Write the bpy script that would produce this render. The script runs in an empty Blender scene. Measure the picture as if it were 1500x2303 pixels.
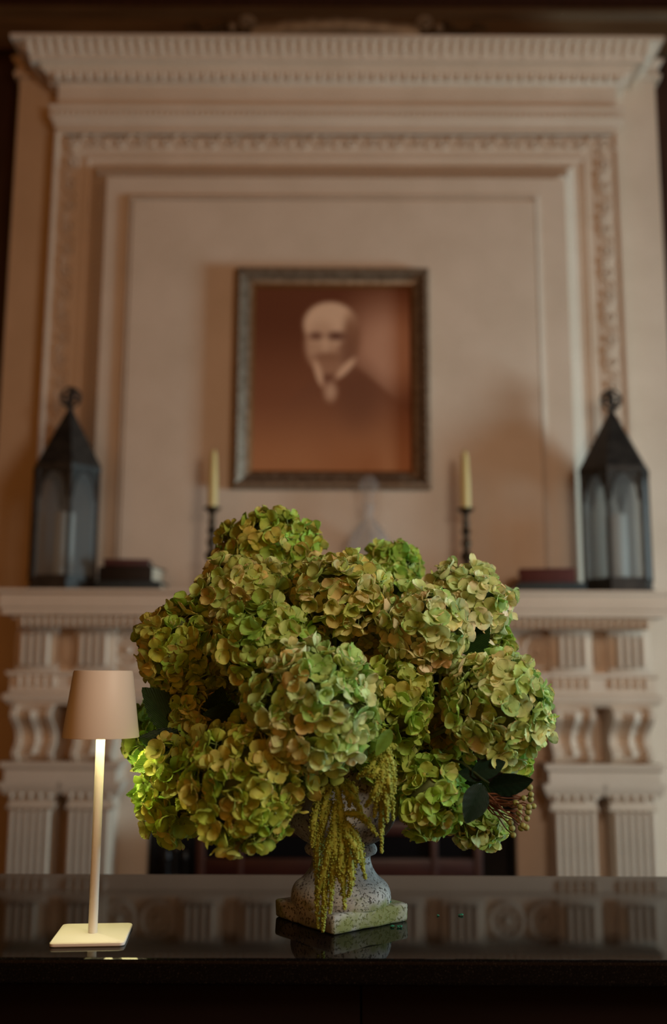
import bpy, bmesh, math, random
from mathutils import Vector, Matrix, noise
import numpy as np
R = math.radians
PI = math.pi
random.seed(11)
scn = bpy.context.scene
col = scn.collection

# ------------------------------------------------------------------ camera
PITCH, ROLL, ZC, ZT = R(9.34), R(0.25), 1.29, 0.92
FPX = 2303 * 35.0 / 36.0
cd = bpy.data.cameras.new('camera')
cd.sensor_fit = 'VERTICAL'; cd.sensor_height = 36.0; cd.sensor_width = 36.0; cd.lens = 35.0
cd.clip_start = 0.05
cd.dof.use_dof = True; cd.dof.focus_distance = 1.50; cd.dof.aperture_fstop = 1.75
cam = bpy.data.objects.new('camera', cd); col.objects.link(cam)
CM = Matrix.Rotation(PI / 2 + PITCH, 4, 'X') @ Matrix.Rotation(ROLL, 4, 'Z')
cam.matrix_world = Matrix.Translation((0, 0, ZC)) @ CM
scn.camera = cam

# ------------------------------------------------------------------ world, window light, exposure
w = bpy.data.worlds.new('world'); scn.world = w; w.use_nodes = True
bg = w.node_tree.nodes['Background']
bg.inputs[0].default_value = (1.0, 0.36, 0.07, 1)
bg.inputs[1].default_value = 0.54
WX, WY, WZ0, WZ1, WW = 4.40, 1.95, 0.75, 2.15, 0.95
wl = bpy.data.lights.new('window_daylight', 'AREA'); wl.shape = 'RECTANGLE'
wl.size = WW; wl.size_y = WZ1 - WZ0; wl.energy = 152; wl.color = (0.70, 0.94, 1.0)
wlo = bpy.data.objects.new('window_daylight', wl); col.objects.link(wlo)
wlo.location = (WX + 0.12, WY, (WZ0 + WZ1) / 2); wlo.rotation_euler = (0, R(90), 0)
wl.size, wl.size_y = WZ1 - WZ0, WW
rl = bpy.data.lights.new('added_fill', 'POINT'); rl.energy = 58; rl.color = (1.0, 0.80, 0.60); rl.shadow_soft_size = .28  # warm fill light, added out of view to brighten the flowers and lampshade
rlo = bpy.data.objects.new('added_fill', rl); col.objects.link(rlo); rlo.location = (0.95, 0.45, 2.05)
vs = scn.view_settings
vs.view_transform = 'Standard'; vs.look = 'None'; vs.exposure = 0.0; vs.gamma = 1.0; vs.use_curve_mapping = False

# ------------------------------------------------------------------ helpers
def at(px, py, Y):
    d = CM.to_3x3() @ Vector(((px - 750) / FPX, -(py - 1151.5) / FPX, -1))
    return Vector((0, 0, ZC)) + d * (Y / d.y)
def zl(py, Y, px=750): return at(px, py, Y).z
def on_table(px, py, z=ZT):
    d = CM.to_3x3() @ Vector(((px - 750) / FPX, -(py - 1151.5) / FPX, -1))
    return Vector((0, 0, ZC)) + d * ((z - ZC) / d.z)
def lin(c):
    return tuple((x / 255 / 12.92 if x / 255 <= .04045 else ((x / 255 + .055) / 1.055) ** 2.4) for x in c)

class MB:
    def __init__(s): s.v = []; s.f = []; s.uv = {}
    def add(s, vs, fs):
        b = len(s.v); s.v += [tuple(p) for p in vs]; s.f += [tuple(i + b for i in f) for f in fs]; return b
    def box(s, x0, x1, y0, y1, z0, z1, bev=0.0):
        bm = bmesh.new(); bmesh.ops.create_cube(bm, size=1)
        for v in bm.verts:
            v.co = Vector(((x0 + x1) / 2 + v.co.x * (x1 - x0), (y0 + y1) / 2 + v.co.y * (y1 - y0), (z0 + z1) / 2 + v.co.z * (z1 - z0)))
        if bev > 0:
            bmesh.ops.bevel(bm, geom=list(bm.edges), offset=bev, segments=2, affect='EDGES', profile=.5)
        s.from_bm(bm); bm.free(); return s
    def from_bm(s, bm, mat=None):
        bm.verts.index_update()
        s.add([(mat @ v.co if mat else v.co) for v in bm.verts], [[v.index for v in f.verts] for f in bm.faces])
    def lathe(s, prof, seg=32, c=(0, 0, 0), ph=0.0, caps=True):
        n = len(prof); vs = []
        for r, z in prof:
            for k in range(seg):
                a = 2 * PI * k / seg + ph
                vs.append((c[0] + r * math.cos(a), c[1] + r * math.sin(a), c[2] + z))
        fs = []
        for i in range(n - 1):
            for k in range(seg):
                k2 = (k + 1) % seg
                fs.append((i * seg + k, i * seg + k2, (i + 1) * seg + k2, (i + 1) * seg + k))
        if caps:
            if prof[0][0] > 1e-6: fs.append(tuple(range(seg - 1, -1, -1)))
            if prof[-1][0] > 1e-6: fs.append(tuple((n - 1) * seg + k for k in range(seg)))
        s.add(vs, fs); return s
    def tube(s, pts, rad, seg=8):
        pts = [Vector(p) for p in pts]
        if not hasattr(rad, '__len__'): rad = [rad] * len(pts)
        vs = []; up = Vector((.3, .2, 1)).normalized(); n = len(pts)
        nrm = None
        for i, p in enumerate(pts):
            t = (pts[min(i + 1, n - 1)] - pts[max(i - 1, 0)]).normalized()
            if nrm is None:
                nrm = t.cross(up)
                if nrm.length < 1e-4: nrm = t.cross(Vector((1, 0, 0)))
            nrm = (nrm - t * nrm.dot(t)).normalized()
            b = t.cross(nrm)
            for k in range(seg):
                a = 2 * PI * k / seg
                vs.append(p + (nrm * math.cos(a) + b * math.sin(a)) * rad[i])
        fs = []
        for i in range(n - 1):
            for k in range(seg):
                k2 = (k + 1) % seg
                fs.append((i * seg + k, i * seg + k2, (i + 1) * seg + k2, (i + 1) * seg + k))
        fs.append(tuple(range(seg - 1, -1, -1))); fs.append(tuple((n - 1) * seg + k for k in range(seg)))
        s.add(vs, fs); return s
    def sweep(s, path, prof, fn, closed_prof=True):
        """path: open 2-D polyline; prof: (d to the left of the path, h); fn(u, v, h) -> point. Mitred corners."""
        P = [Vector(p) for p in path]; n = len(P); m = len(prof); vs = []
        for i, p in enumerate(P):
            a = (P[i] - P[i - 1]).normalized() if i > 0 else None
            b = (P[i + 1] - P[i]).normalized() if i < n - 1 else None
            na = Vector((-a.y, a.x)) if a else None
            nb = Vector((-b.y, b.x)) if b else None
            if na and nb:
                o = (na + nb); o = o / (1 + na.dot(nb))
            else: o = na or nb
            for d, h in prof:
                q = p + o * d; vs.append(fn(q.x, q.y, h))
        fs = []
        mm = m if closed_prof else m - 1
        for i in range(n - 1):
            for k in range(mm):
                k2 = (k + 1) % m
                fs.append((i * m + k, i * m + k2, (i + 1) * m + k2, (i + 1) * m + k))
        if closed_prof:
            fs.append(tuple(range(m - 1, -1, -1))); fs.append(tuple((n - 1) * m + k for k in range(m)))
        s.add(vs, fs); return s
    def prism(s, poly, fn, h0, h1):
        m = len(poly)
        vs = [fn(u, v, h0) for u, v in poly] + [fn(u, v, h1) for u, v in poly]
        fs = [(k, (k + 1) % m, m + (k + 1) % m, m + k) for k in range(m)]
        fs += [tuple(range(m - 1, -1, -1)), tuple(range(m, 2 * m))]
        s.add(vs, fs); return s
    def ball(s, c, r, sub=1, sc=(1, 1, 1)):
        bm = bmesh.new(); bmesh.ops.create_icosphere(bm, subdivisions=sub, radius=r)
        s.from_bm(bm, Matrix.Translation(c) @ Matrix.Diagonal((*sc, 1))); bm.free(); return s
    def torus(s, c, R1, r, seg=20, rs=8, rot=None):
        rot = rot or Matrix.Identity(3); c = Vector(c); vs = []; fs = []
        for i in range(seg):
            a = 2 * PI * i / seg
            for k in range(rs):
                b = 2 * PI * k / rs
                vs.append(c + rot @ Vector(((R1 + r * math.cos(b)) * math.cos(a), (R1 + r * math.cos(b)) * math.sin(a), r * math.sin(b))))
        for i in range(seg):
            for k in range(rs):
                i2, k2 = (i + 1) % seg, (k + 1) % rs
                fs.append((i * rs + k, i2 * rs + k, i2 * rs + k2, i * rs + k2))
        s.add(vs, fs); return s
    def mesh(s, name, mat=None, smooth=40):
        me = bpy.data.meshes.new(name); me.from_pydata(s.v, [], s.f)
        bm = bmesh.new(); bm.from_mesh(me); bmesh.ops.recalc_face_normals(bm, faces=bm.faces); bm.to_mesh(me); bm.free()
        if smooth is not None:
            me.polygons.foreach_set('use_smooth', [True] * len(me.polygons))
            me.set_sharp_from_angle(angle=R(smooth))
        if mat: me.materials.append(mat)
        return me
    def build(s, name, mat, parent=None, loc=None, smooth=40):
        return link(name, s.mesh(name, mat, smooth), parent, loc)

def link(name, data, parent=None, loc=None):
    o = bpy.data.objects.new(name, data); col.objects.link(o)
    if parent: o.parent = parent
    if loc is not None: o.location = loc
    return o
def tag(o, label=None, cat=None, group=None, kind=None):
    if label: o['label'] = label
    if cat: o['category'] = cat
    if group: o['group'] = group
    if kind: o['kind'] = kind
    return o
def thing(name, loc, label, cat, group=None, rz=0):
    o = link(name, None, None, loc); o.empty_display_size = .05; o.rotation_euler.z = rz
    return tag(o, label, cat, group)
def copies(name, me, spots, parent, mats=None):
    """alike pieces sharing one mesh; spots are matrices in the parent's space"""
    out = []
    first = None
    for m in spots:
        if first is None: o = first = link(name, me, parent)
        else:
            o = first.copy(); col.objects.link(o); o.parent = parent
        o.matrix_basis = m; out.append(o)
    return out
TR = Matrix.Translation
def SC(x, y, z): return Matrix.Diagonal((x, y, z, 1))

# ------------------------------------------------------------------ materials
def nt_new(name):
    m = bpy.data.materials.new(name); m.use_nodes = True
    nt = m.node_tree; return m, nt, nt.nodes['Principled BSDF']
def mk(name, c1, c2=None, scale=8, rough=.6, bump=0, bscale=60, metal=0, coat=0, detail=4, spec=.5, stretch=None, lo=.35, hi=.65):
    m, nt, b = nt_new(name); N = nt.nodes; L = nt.links
    b.inputs['Base Color'].default_value = (*c1, 1); b.inputs['Roughness'].default_value = rough
    b.inputs['Metallic'].default_value = metal; b.inputs['Coat Weight'].default_value = coat
    b.inputs['Specular IOR Level'].default_value = spec
    tc = N.new('ShaderNodeTexCoord'); src = tc.outputs['Object']
    if stretch:
        mp = N.new('ShaderNodeMapping'); mp.inputs['Scale'].default_value = stretch; L.new(src, mp.inputs[0]); src = mp.outputs[0]
    if c2:
        t = N.new('ShaderNodeTexNoise'); t.inputs['Scale'].default_value = scale; t.inputs['Detail'].default_value = detail
        L.new(src, t.inputs['Vector'])
        r = N.new('ShaderNodeValToRGB'); r.color_ramp.elements[0].position = lo; r.color_ramp.elements[1].position = hi
        r.color_ramp.elements[0].color = (*c1, 1); r.color_ramp.elements[1].color = (*c2, 1)
        L.new(t.outputs[0], r.inputs[0]); L.new(r.outputs[0], b.inputs['Base Color'])
    if bump:
        t2 = N.new('ShaderNodeTexNoise'); t2.inputs['Scale'].default_value = bscale; t2.inputs['Detail'].default_value = 5
        L.new(src, t2.inputs['Vector'])
        bp = N.new('ShaderNodeBump'); bp.inputs['Strength'].default_value = bump; bp.inputs['Distance'].default_value = .004
        L.new(t2.outputs[0], bp.inputs['Height']); L.new(bp.outputs[0], b.inputs['Normal'])
    return m
M = {}
M['stone'] = mk('cream_stone', (.74, .625, .515), (.68, .57, .46), 5, .75, .15, 40)
M['wood'] = mk('mahogany', (.030, .012, .008), (.050, .020, .012), 6, .45, .05, 50, stretch=(8, 8, .7))
M['beam'] = mk('oak_beam', (.085, .05, .022), (.14, .09, .045), 4, .5, .05, 40, stretch=(.6, 6, 6))
M['floor'] = mk('dark_floor', (.06, .03, .018), (.09, .05, .028), 4, .4, stretch=(1, 8, 1))
M['plaster'] = mk('plaster', (.5, .42, .33), (.46, .38, .30), 3, .8)
M['soot'] = mk('soot', (.006, .005, .005), (.014, .011, .01), 12, .9, .3, 30)
M['redwood'] = mk('red_wood', (.036, .008, .006), (.055, .013, .008), 8, .4, stretch=(1, 5, 5))
M['darkglass'] = mk('smoked_pane', (.004, .004, .005), None, rough=.25)
M['iron'] = mk('dark_iron', (.022, .021, .02), (.045, .042, .038), 30, .5, .2, 80, metal=.3)
M['steel'] = mk('dull_blue_steel', (.03, .035, .042), (.05, .055, .062), 20, .35, metal=.6)
M['wax'] = mk('ivory_wax', (.80, .79, .74), None, rough=.5)
M['taper'] = mk('yellow_wax', (.74, .62, .28), None, rough=.45)
M['bronze'] = mk('dark_bronze', (.05, .038, .025), (.09, .07, .045), 30, .4, .1, 60, metal=.7)
M['gilt'] = mk('worn_gilt', (.17, .12, .08), (.30, .24, .18), 40, .38, .5, 70, metal=.45)
M['liner'] = mk('gilt_liner', (.26, .11, .03), (.22, .09, .025), 30, .35, metal=.5)
M['lampmetal'] = mk('sand_paint', (.82, .80, .76), None, rough=.5, bump=.03, bscale=900)
M['whitein'] = mk('white_paint', (.8, .79, .75), None, rough=.6)
M['urn'] = None
M['silver'] = mk('tarnished_silver', (.26, .22, .17), (.42, .37, .30), 20, .5, .3, 40, metal=.2)
M['book_red'] = mk('oxblood_cloth', (.075, .012, .010), (.10, .018, .014), 60, .7)
M['book_black'] = mk('black_cloth', (.010, .008, .008), (.018, .014, .013), 60, .6)
M['book_teal'] = mk('teal_cloth', (.014, .024, .028), (.022, .034, .038), 60, .65)
M['book_maroon'] = mk('maroon_cloth', (.05, .010, .012), (.07, .016, .014), 60, .6)
M['paper'] = mk('page_edges', (.66, .58, .46), (.54, .46, .35), 90, .85, stretch=(1, 1, 14))
M['stem'] = mk('green_stem', (.10, .16, .03), (.14, .2, .05), 20, .5)
M['darkstem'] = mk('dark_stem', (.02, .035, .012), (.03, .05, .016), 30, .5)
M['twig'] = mk('red_twig', (.10, .035, .016), (.15, .055, .025), 40, .5)
M['berry'] = mk('olive_berry', (.20, .22, .05), (.28, .29, .08), 200, .6, .4, 900)
M['core'] = mk('flower_pedicels', (.05, .07, .012), (.09, .12, .025), 60, .7)
M['crumb'] = mk('teal_moss', (.01, .16, .10), (.02, .26, .17), 300, .7)
M['winframe'] = mk('white_sash', (.7, .68, .62), None, rough=.5)
M['panel'] = mk('counter_mahogany', (.004, .0016, .001), (.006, .0024, .0014), 5, .7, spec=.08, stretch=(.8, 6, 6))

# polished black granite
m, nt, b = nt_new('black_granite'); N, L = nt.nodes, nt.links
tc = N.new('ShaderNodeTexCoord')
vo = N.new('ShaderNodeTexNoise'); vo.inputs['Scale'].default_value = 700; vo.inputs['Detail'].default_value = 2
L.new(tc.outputs['Object'], vo.inputs['Vector'])
r = N.new('ShaderNodeValToRGB'); e = r.color_ramp.elements
e[0].position = .62; e[0].color = (.0035, .003, .003, 1); e[1].position = .76; e[1].color = (.05, .045, .04, 1)
L.new(vo.outputs[0], r.inputs[0]); L.new(r.outputs[0], b.inputs['Base Color'])
b.inputs['Roughness'].default_value = .035; b.inputs['IOR'].default_value = 1.18
M['granite'] = m

# weathered urn stone: pale cast stone, dark pits, moss low down on the plinth
m, nt, b = nt_new('weathered_cast_stone'); N, L = nt.nodes, nt.links
tc = N.new('ShaderNodeTexCoord')
n1 = N.new('ShaderNodeTexNoise'); n1.inputs['Scale'].default_value = 26; n1.inputs['Detail'].default_value = 6
n2 = N.new('ShaderNodeTexNoise'); n2.inputs['Scale'].default_value = 230; n2.inputs['Detail'].default_value = 3; n2.inputs['Distortion'].default_value = .6
n3 = N.new('ShaderNodeTexNoise'); n3.inputs['Scale'].default_value = 20; n3.inputs['Detail'].default_value = 5
for n in (n1, n2, n3): L.new(tc.outputs['Object'], n.inputs['Vector'])
r1 = N.new('ShaderNodeValToRGB'); e = r1.color_ramp.elements
e[0].position = .34; e[0].color = (.20, .215, .215, 1); e[1].position = .62; e[1].color = (.42, .45, .44, 1)
r2 = N.new('ShaderNodeValToRGB'); e = r2.color_ramp.elements
e[0].position = .56; e[0].color = (0, 0, 0, 1); e[1].position = .62; e[1].color = (1, 1, 1, 1)
L.new(n1.outputs[0], r1.inputs[0]); L.new(n2.outputs[0], r2.inputs[0])
mx = N.new('ShaderNodeMixRGB'); mx.inputs[2].default_value = (.075, .072, .066, 1)
L.new(r2.outputs[0], mx.inputs[0]); L.new(r1.outputs[0], mx.inputs[1])
sx = N.new('ShaderNodeSeparateXYZ'); L.new(tc.outputs['Object'], sx.inputs[0])
mr = N.new('ShaderNodeMapRange'); mr.inputs[1].default_value = .075; mr.inputs[2].default_value = .0; mr.inputs[3].default_value = -.22; mr.inputs[4].default_value = .16
L.new(sx.outputs[2], mr.inputs[0])
ad = N.new('ShaderNodeMath'); ad.operation = 'ADD'; L.new(n3.outputs[0], ad.inputs[0]); L.new(mr.outputs[0], ad.inputs[1])
r3 = N.new('ShaderNodeValToRGB'); e = r3.color_ramp.elements
e[0].position = .52; e[0].color = (0, 0, 0, 1); e[1].position = .66; e[1].color = (.85, .85, .85, 1)
L.new(ad.outputs[0], r3.inputs[0])
mx2 = N.new('ShaderNodeMixRGB'); mx2.inputs[2].default_value = (.15, .19, .03, 1)
L.new(r3.outputs[0], mx2.inputs[0]); L.new(mx.outputs[0], mx2.inputs[1])
L.new(mx2.outputs[0], b.inputs['Base Color']); b.inputs['Roughness'].default_value = .85
bp = N.new('ShaderNodeBump'); bp.inputs['Strength'].default_value = .7; bp.inputs['Distance'].default_value = .0018; bp.invert = True
L.new(r2.outputs[0], bp.inputs['Height']); L.new(bp.outputs[0], b.inputs['Normal'])
M['urn'] = m

# thin window-like glass for the lanterns, solid glass for the decanter
m, nt, b = nt_new('lantern_glass'); N, L = nt.nodes, nt.links
tr = N.new('ShaderNodeBsdfTransparent'); tr.inputs[0].default_value = (.80, .83, .84, 1)
gl = N.new('ShaderNodeBsdfGlossy'); gl.inputs['Roughness'].default_value = .35; gl.inputs[0].default_value = (.9, .95, 1, 1)
lwf = N.new('ShaderNodeLayerWeight'); lw = N.new('ShaderNodeMath'); lw.operation = 'POWER'; lw.inputs[1].default_value = 3.0; L.new(lwf.outputs['Facing'], lw.inputs[0])
mi = N.new('ShaderNodeMixShader'); L.new(lw.outputs[0], mi.inputs[0]); L.new(tr.outputs[0], mi.inputs[1]); L.new(gl.outputs[0], mi.inputs[2])
di = N.new('ShaderNodeBsdfDiffuse'); di.inputs[0].default_value = (.42, .46, .47, 1)
ts = N.new('ShaderNodeBsdfTranslucent'); ts.inputs[0].default_value = (.50, .53, .54, 1)
mi3 = N.new('ShaderNodeMixShader'); mi3.inputs[0].default_value = .5; L.new(di.outputs[0], mi3.inputs[1]); L.new(ts.outputs[0], mi3.inputs[2])
mi2 = N.new('ShaderNodeMixShader'); mi2.inputs[0].default_value = .38
L.new(mi.outputs[0], mi2.inputs[1]); L.new(mi3.outputs[0], mi2.inputs[2])
L.new(mi2.outputs[0], N['Material Output'].inputs[0]); M['glass'] = m
m, nt, b = nt_new('crystal'); N, L = nt.nodes, nt.links
tr = N.new('ShaderNodeBsdfTransparent'); tr.inputs[0].default_value = (.985, .985, .985, 1)
gl = N.new('ShaderNodeBsdfGlossy'); gl.inputs['Roughness'].default_value = .08
lwf = N.new('ShaderNodeLayerWeight'); lw = N.new('ShaderNodeMath'); lw.operation = 'POWER'; lw.inputs[1].default_value = 3.0; L.new(lwf.outputs['Facing'], lw.inputs[0])
mi = N.new('ShaderNodeMixShader'); L.new(lw.outputs[0], mi.inputs[0]); L.new(tr.outputs[0], mi.inputs[1]); L.new(gl.outputs[0], mi.inputs[2])
di = N.new('ShaderNodeBsdfDiffuse'); di.inputs[0].default_value = (.8, .82, .84, 1)
mi2 = N.new('ShaderNodeMixShader'); mi2.inputs[0].default_value = .10
L.new(mi.outputs[0], mi2.inputs[1]); L.new(di.outputs[0], mi2.inputs[2]); L.new(mi2.outputs[0], N['Material Output'].inputs[0])
M['crystal'] = m

# lamp emitter
m, nt, b = nt_new('led_diffuser'); b.inputs['Emission Color'].default_value = (1, .86, .50, 1); b.inputs['Emission Strength'].default_value = 14
M['led'] = m

# petal and leaf materials: colour from the object, veins from the mesh UV
def plant(name, edge_gain, base_mix, base_col, rough, transl, vein=0.0, coat=0, use_obj=True, col1=(1, 1, 1), pink=False, spec=.35):
    m, nt, b = nt_new(name); N, L = nt.nodes, nt.links
    oi = N.new('ShaderNodeObjectInfo'); uv = N.new('ShaderNodeUVMap')
    sx = N.new('ShaderNodeSeparateXYZ'); L.new(uv.outputs[0], sx.inputs[0])
    if use_obj: base = oi.outputs['Color']
    else:
        rgb = N.new('ShaderNodeRGB'); rgb.outputs[0].default_value = (*col1, 1); base = rgb.outputs[0]
    # greener foot of the petal
    r = N.new('ShaderNodeValToRGB'); e = r.color_ramp.elements
    e[0].position = .05; e[0].color = (base_mix,) * 3 + (1,); e[1].position = .6; e[1].color = (0, 0, 0, 1)
    L.new(sx.outputs[1], r.inputs[0])
    mx = N.new('ShaderNodeMixRGB'); mx.inputs[2].default_value = (*base_col, 1); L.new(r.outputs[0], mx.inputs[0]); L.new(base, mx.inputs[1])
    # blotches
    tc = N.new('ShaderNodeTexCoord'); ns = N.new('ShaderNodeTexNoise'); ns.noise_dimensions = '4D'; ns.inputs['Scale'].default_value = 90; ns.inputs['Detail'].default_value = 3
    L.new(tc.outputs['Object'], ns.inputs['Vector'])
    ml = N.new('ShaderNodeMath'); ml.operation = 'MULTIPLY'; ml.inputs[1].default_value = 50; L.new(oi.outputs['Random'], ml.inputs[0]); L.new(ml.outputs[0], ns.inputs['W'])
    hs = N.new('ShaderNodeHueSaturation')
    mr = N.new('ShaderNodeMapRange'); mr.inputs[1].default_value = .3; mr.inputs[2].default_value = .7; mr.inputs[3].default_value = 1 - edge_gain; mr.inputs[4].default_value = 1 + edge_gain
    L.new(ns.outputs[0], mr.inputs[0]); L.new(mr.outputs[0], hs.inputs['Value']); L.new(mx.outputs[0], hs.inputs['Color'])
    out = hs.outputs[0]
    if pink:
        rp = N.new('ShaderNodeValToRGB'); e = rp.color_ramp.elements
        e[0].position = .86; e[0].color = (0, 0, 0, 1); e[1].position = 1; e[1].color = (.55, .55, .55, 1)
        L.new(sx.outputs[1], rp.inputs[0])
        gt = N.new('ShaderNodeMath'); gt.operation = 'GREATER_THAN'; gt.inputs[1].default_value = .72; L.new(oi.outputs['Random'], gt.inputs[0])
        mm = N.new('ShaderNodeMath'); mm.operation = 'MULTIPLY'; L.new(rp.outputs[0], mm.inputs[0]); L.new(gt.outputs[0], mm.inputs[1])
        mp = N.new('ShaderNodeMixRGB'); mp.inputs[2].default_value = (.55, .24, .17, 1); L.new(mm.outputs[0], mp.inputs[0]); L.new(out, mp.inputs[1]); out = mp.outputs[0]
    L.new(out, b.inputs['Base Color']); b.inputs['Roughness'].default_value = rough
    b.inputs['Specular IOR Level'].default_value = spec; b.inputs['Coat Weight'].default_value = coat; b.inputs['Coat Roughness'].default_value = .2
    if vein:
        wv = N.new('ShaderNodeMath'); wv.operation = 'ABSOLUTE'; L.new(sx.outputs[0], wv.inputs[0])
        # veins fan out from the midrib
        a1 = N.new('ShaderNodeMath'); a1.operation = 'MULTIPLY'; a1.inputs[1].default_value = 1.3; L.new(wv.outputs[0], a1.inputs[0])
        s1 = N.new('ShaderNodeMath'); s1.operation = 'SUBTRACT'; L.new(sx.outputs[1], s1.inputs[0]); L.new(a1.outputs[0], s1.inputs[1])
        s2 = N.new('ShaderNodeMath'); s2.operation = 'MULTIPLY'; s2.inputs[1].default_value = 42; L.new(s1.outputs[0], s2.inputs[0])
        s3 = N.new('ShaderNodeMath'); s3.operation = 'SINE'; L.new(s2.outputs[0], s3.inputs[0])
        bp = N.new('ShaderNodeBump'); bp.inputs['Strength'].default_value = vein; bp.inputs['Distance'].default_value = .0012
        L.new(s3.outputs[0], bp.inputs['Height']); L.new(bp.outputs[0], b.inputs['Normal'])
    if transl:
        t = N.new('ShaderNodeBsdfTranslucent'); L.new(out, t.inputs[0])
        mi = N.new('ShaderNodeMixShader'); mi.inputs[0].default_value = transl
        L.new(b.outputs[0], mi.inputs[1]); L.new(t.outputs[0], mi.inputs[2]); L.new(mi.outputs[0], N['Material Output'].inputs[0])
    return m
M['petal'] = plant('hydrangea_petal', .16, .55, (.20, .34, .04), .55, .28, .25, pink=True)
M['leaf'] = plant('hydrangea_leaf', .15, .25, (.05, .10, .015), .5, .18, .8)
M['gloss_leaf'] = plant('glossy_leaf', .15, .2, (.006, .02, .012), .34, .0, .4, coat=0, spec=.14)
M['amaranth'] = mk('amaranth_green', (.20, .27, .028), (.34, .39, .06), 120, .7)

# ================================================================== the setting
YW = 4.00
def struct(o): return tag(o, kind='structure')
fl = MB().box(-4.5, 4.5, -3.2, YW + .1, -.1, 0).build('floor', M['floor']); struct(fl); tag(fl, 'dark polished wooden floor of the room')
ce = MB().box(-4.5, 4.5, -3.2, YW + .1, 4.7, 4.8).build('ceiling', M['wood']); struct(ce); tag(ce, 'dark wooden ceiling above the fireplace')
wb = MB().box(-4.5, 4.5, YW, YW + .1, 0, 4.7).build('wall_back', M['wood']); struct(wb); tag(wb, 'dark mahogany panelled wall behind the stone chimneypiece')
for sx_ in (-1, 1):       # raised panels left and right of the chimneypiece
    for k in range(3):
        x0 = sx_ * (1.55 + k * .95); x1 = x0 + sx_ * .82
        for z0, z1 in ((.3, 1.2), (1.4, 3.5)):
            pm = MB().box(min(x0, x1), max(x0, x1), YW - .03, YW + .01, z0, z1, .012).build('wall_panel', M['wood'], wb)
wlft = MB().box(-4.6, -4.5, -3.2, YW + .1, 0, 4.7).build('wall_left', M['wood']); struct(wlft); tag(wlft, 'dark panelled wall on the left side of the room')
mb = MB()
mb.box(WX, WX + .1, -3.2, WY - WW / 2, 0, 4.7); mb.box(WX, WX + .1, WY + WW / 2, YW + .1, 0, 4.7)
mb.box(WX, WX + .1, WY - WW / 2, WY + WW / 2, 0, WZ0); mb.box(WX, WX + .1, WY - WW / 2, WY + WW / 2, WZ1, 4.7)
wr = mb.build('wall_right', M['wood']); struct(wr); tag(wr, 'dark panelled wall with the tall window on the right')
mb = MB()
y0, y1 = WY - WW / 2, WY + WW / 2
for a, b_ in ((y0 - .08, y0 + .02), (y1 - .02, y1 + .08)): mb.box(WX - .03, WX + .08, a, b_, WZ0 - .08, WZ1 + .08)
for a, b_ in ((WZ0 - .08, WZ0 + .02), (WZ1 - .02, WZ1 + .08)): mb.box(WX - .03, WX + .08, y0 - .08, y1 + .08, a, b_)
win = mb.build('window_1', M['winframe']); struct(win); tag(win, 'tall sash window letting daylight in on the right')
for k in range(1, 3): MB().box(WX + .02, WX + .06, y0 + WW * k / 3 - .015, y0 + WW * k / 3 + .015, WZ0, WZ1).build('glazing_bar', M['winframe'], win)
for k in range(1, 4): MB().box(WX + .02, WX + .06, y0, y1, WZ0 + (WZ1 - WZ0) * k / 4 - .015, WZ0 + (WZ1 - WZ0) * k / 4 + .015).build('glazing_bar', M['winframe'], win)
# beam along the wall above the cornice
zb0, zb1 = zl(84, 3.94), zl(30, 3.94)
bmz = MB().sweep([(4.4, YW), (-4.4, YW)], [(0, zb0 - .06), (.06, zb0 - .06), (.06, zb0), (.045, zb0 + .01), (.045, zb1 - .02), (.075, zb1), (.075, zb1 + .02), (0, zb1 + .02)],
                 lambda u, v, h: (u, v, h)).build('trim_1', M['beam'])
struct(bmz); tag(bmz, 'brown oak rail on the wall above the cornice')

# ------------------------------------------------------------------ overmantel
YB, YF, YP = 3.88, 3.775, 3.70     # set-back breast, main face, raised inner panel
om = thing('overmantel', (0, YB, 1.6), 'tall carved cream stone overmantel with nested mouldings above the mantel shelf', 'overmantel')
O = Vector(om.location)
def lo(p): return Vector(p) - O
def mbo(mbx):      # to overmantel space
    mbx.v = [tuple(Vector(p) - O) for p in mbx.v]; return mbx
xbl, xbr = at(38, 290, YB).x, at(1478, 290, YB).x
zsh = zl(1326, 3.40)             # shelf top
ztop = zl(100, YB)
mbo(MB().box(xbl, xbr, YB, YW, 0.0, zl(120, YB))).build('chimney_breast', M['stone'], om)
zc0, zc1 = zl(180, YB), zl(138, YB)
capz = mbo(MB().sweep([(xbr, YW), (xbr, YB), (xbl, YB), (xbl, YW)][::-1], [(-.01, zc0), (-.018, zc0), (-.022, zc0 + .02), (-.012, zc0 + .03), (-.012, zc1 - .03), (-.03, zc1 - .01), (-.03, zc1), (-.01, zc1)],
                      lambda u, v, h: (u, v, h)))
capz.build('cap_moulding', M['stone'], om)
xl, xr = at(120, 400, YF).x, at(1394, 400, YF).x
xm = (xl + xr) / 2
mbo(MB().box(xl, xr, YF, YB + .02, zsh - .02, zl(150, YF))).build('frame_slab', M['stone'], om)
# cornice, swept round the three exposed sides
def cz(py, d): return zl(py, YF - d)
cp = [(0, cz(194, 0)), (.010, cz(192, .01)), (.014, cz(186, .014)), (.030, cz(178, .03)), (.046, cz(164, .046)), (.052, cz(157, .052)), (.060, cz(156, .06)), (.060, cz(142, .06)), (.094, cz(138, .094)),
      (.094, cz(129, .094)), (.100, cz(124, .1)), (.112, cz(115, .112)), (.126, cz(102, .126)), (.142, cz(91, .142)), (.150, cz(87, .15)), (.156, cz(86, .156)), (.156, cz(78, .156)), (0, cz(78, .156))]
cpath = [(xl, YW), (xl, YF), (xr, YF), (xr, YW)]
cor = mbo(MB().sweep(cpath, [(-d, h) for d, h in cp], lambda u, v, h: (u, v, h))).build('cornice', M['stone'], om, smooth=50)
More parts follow.
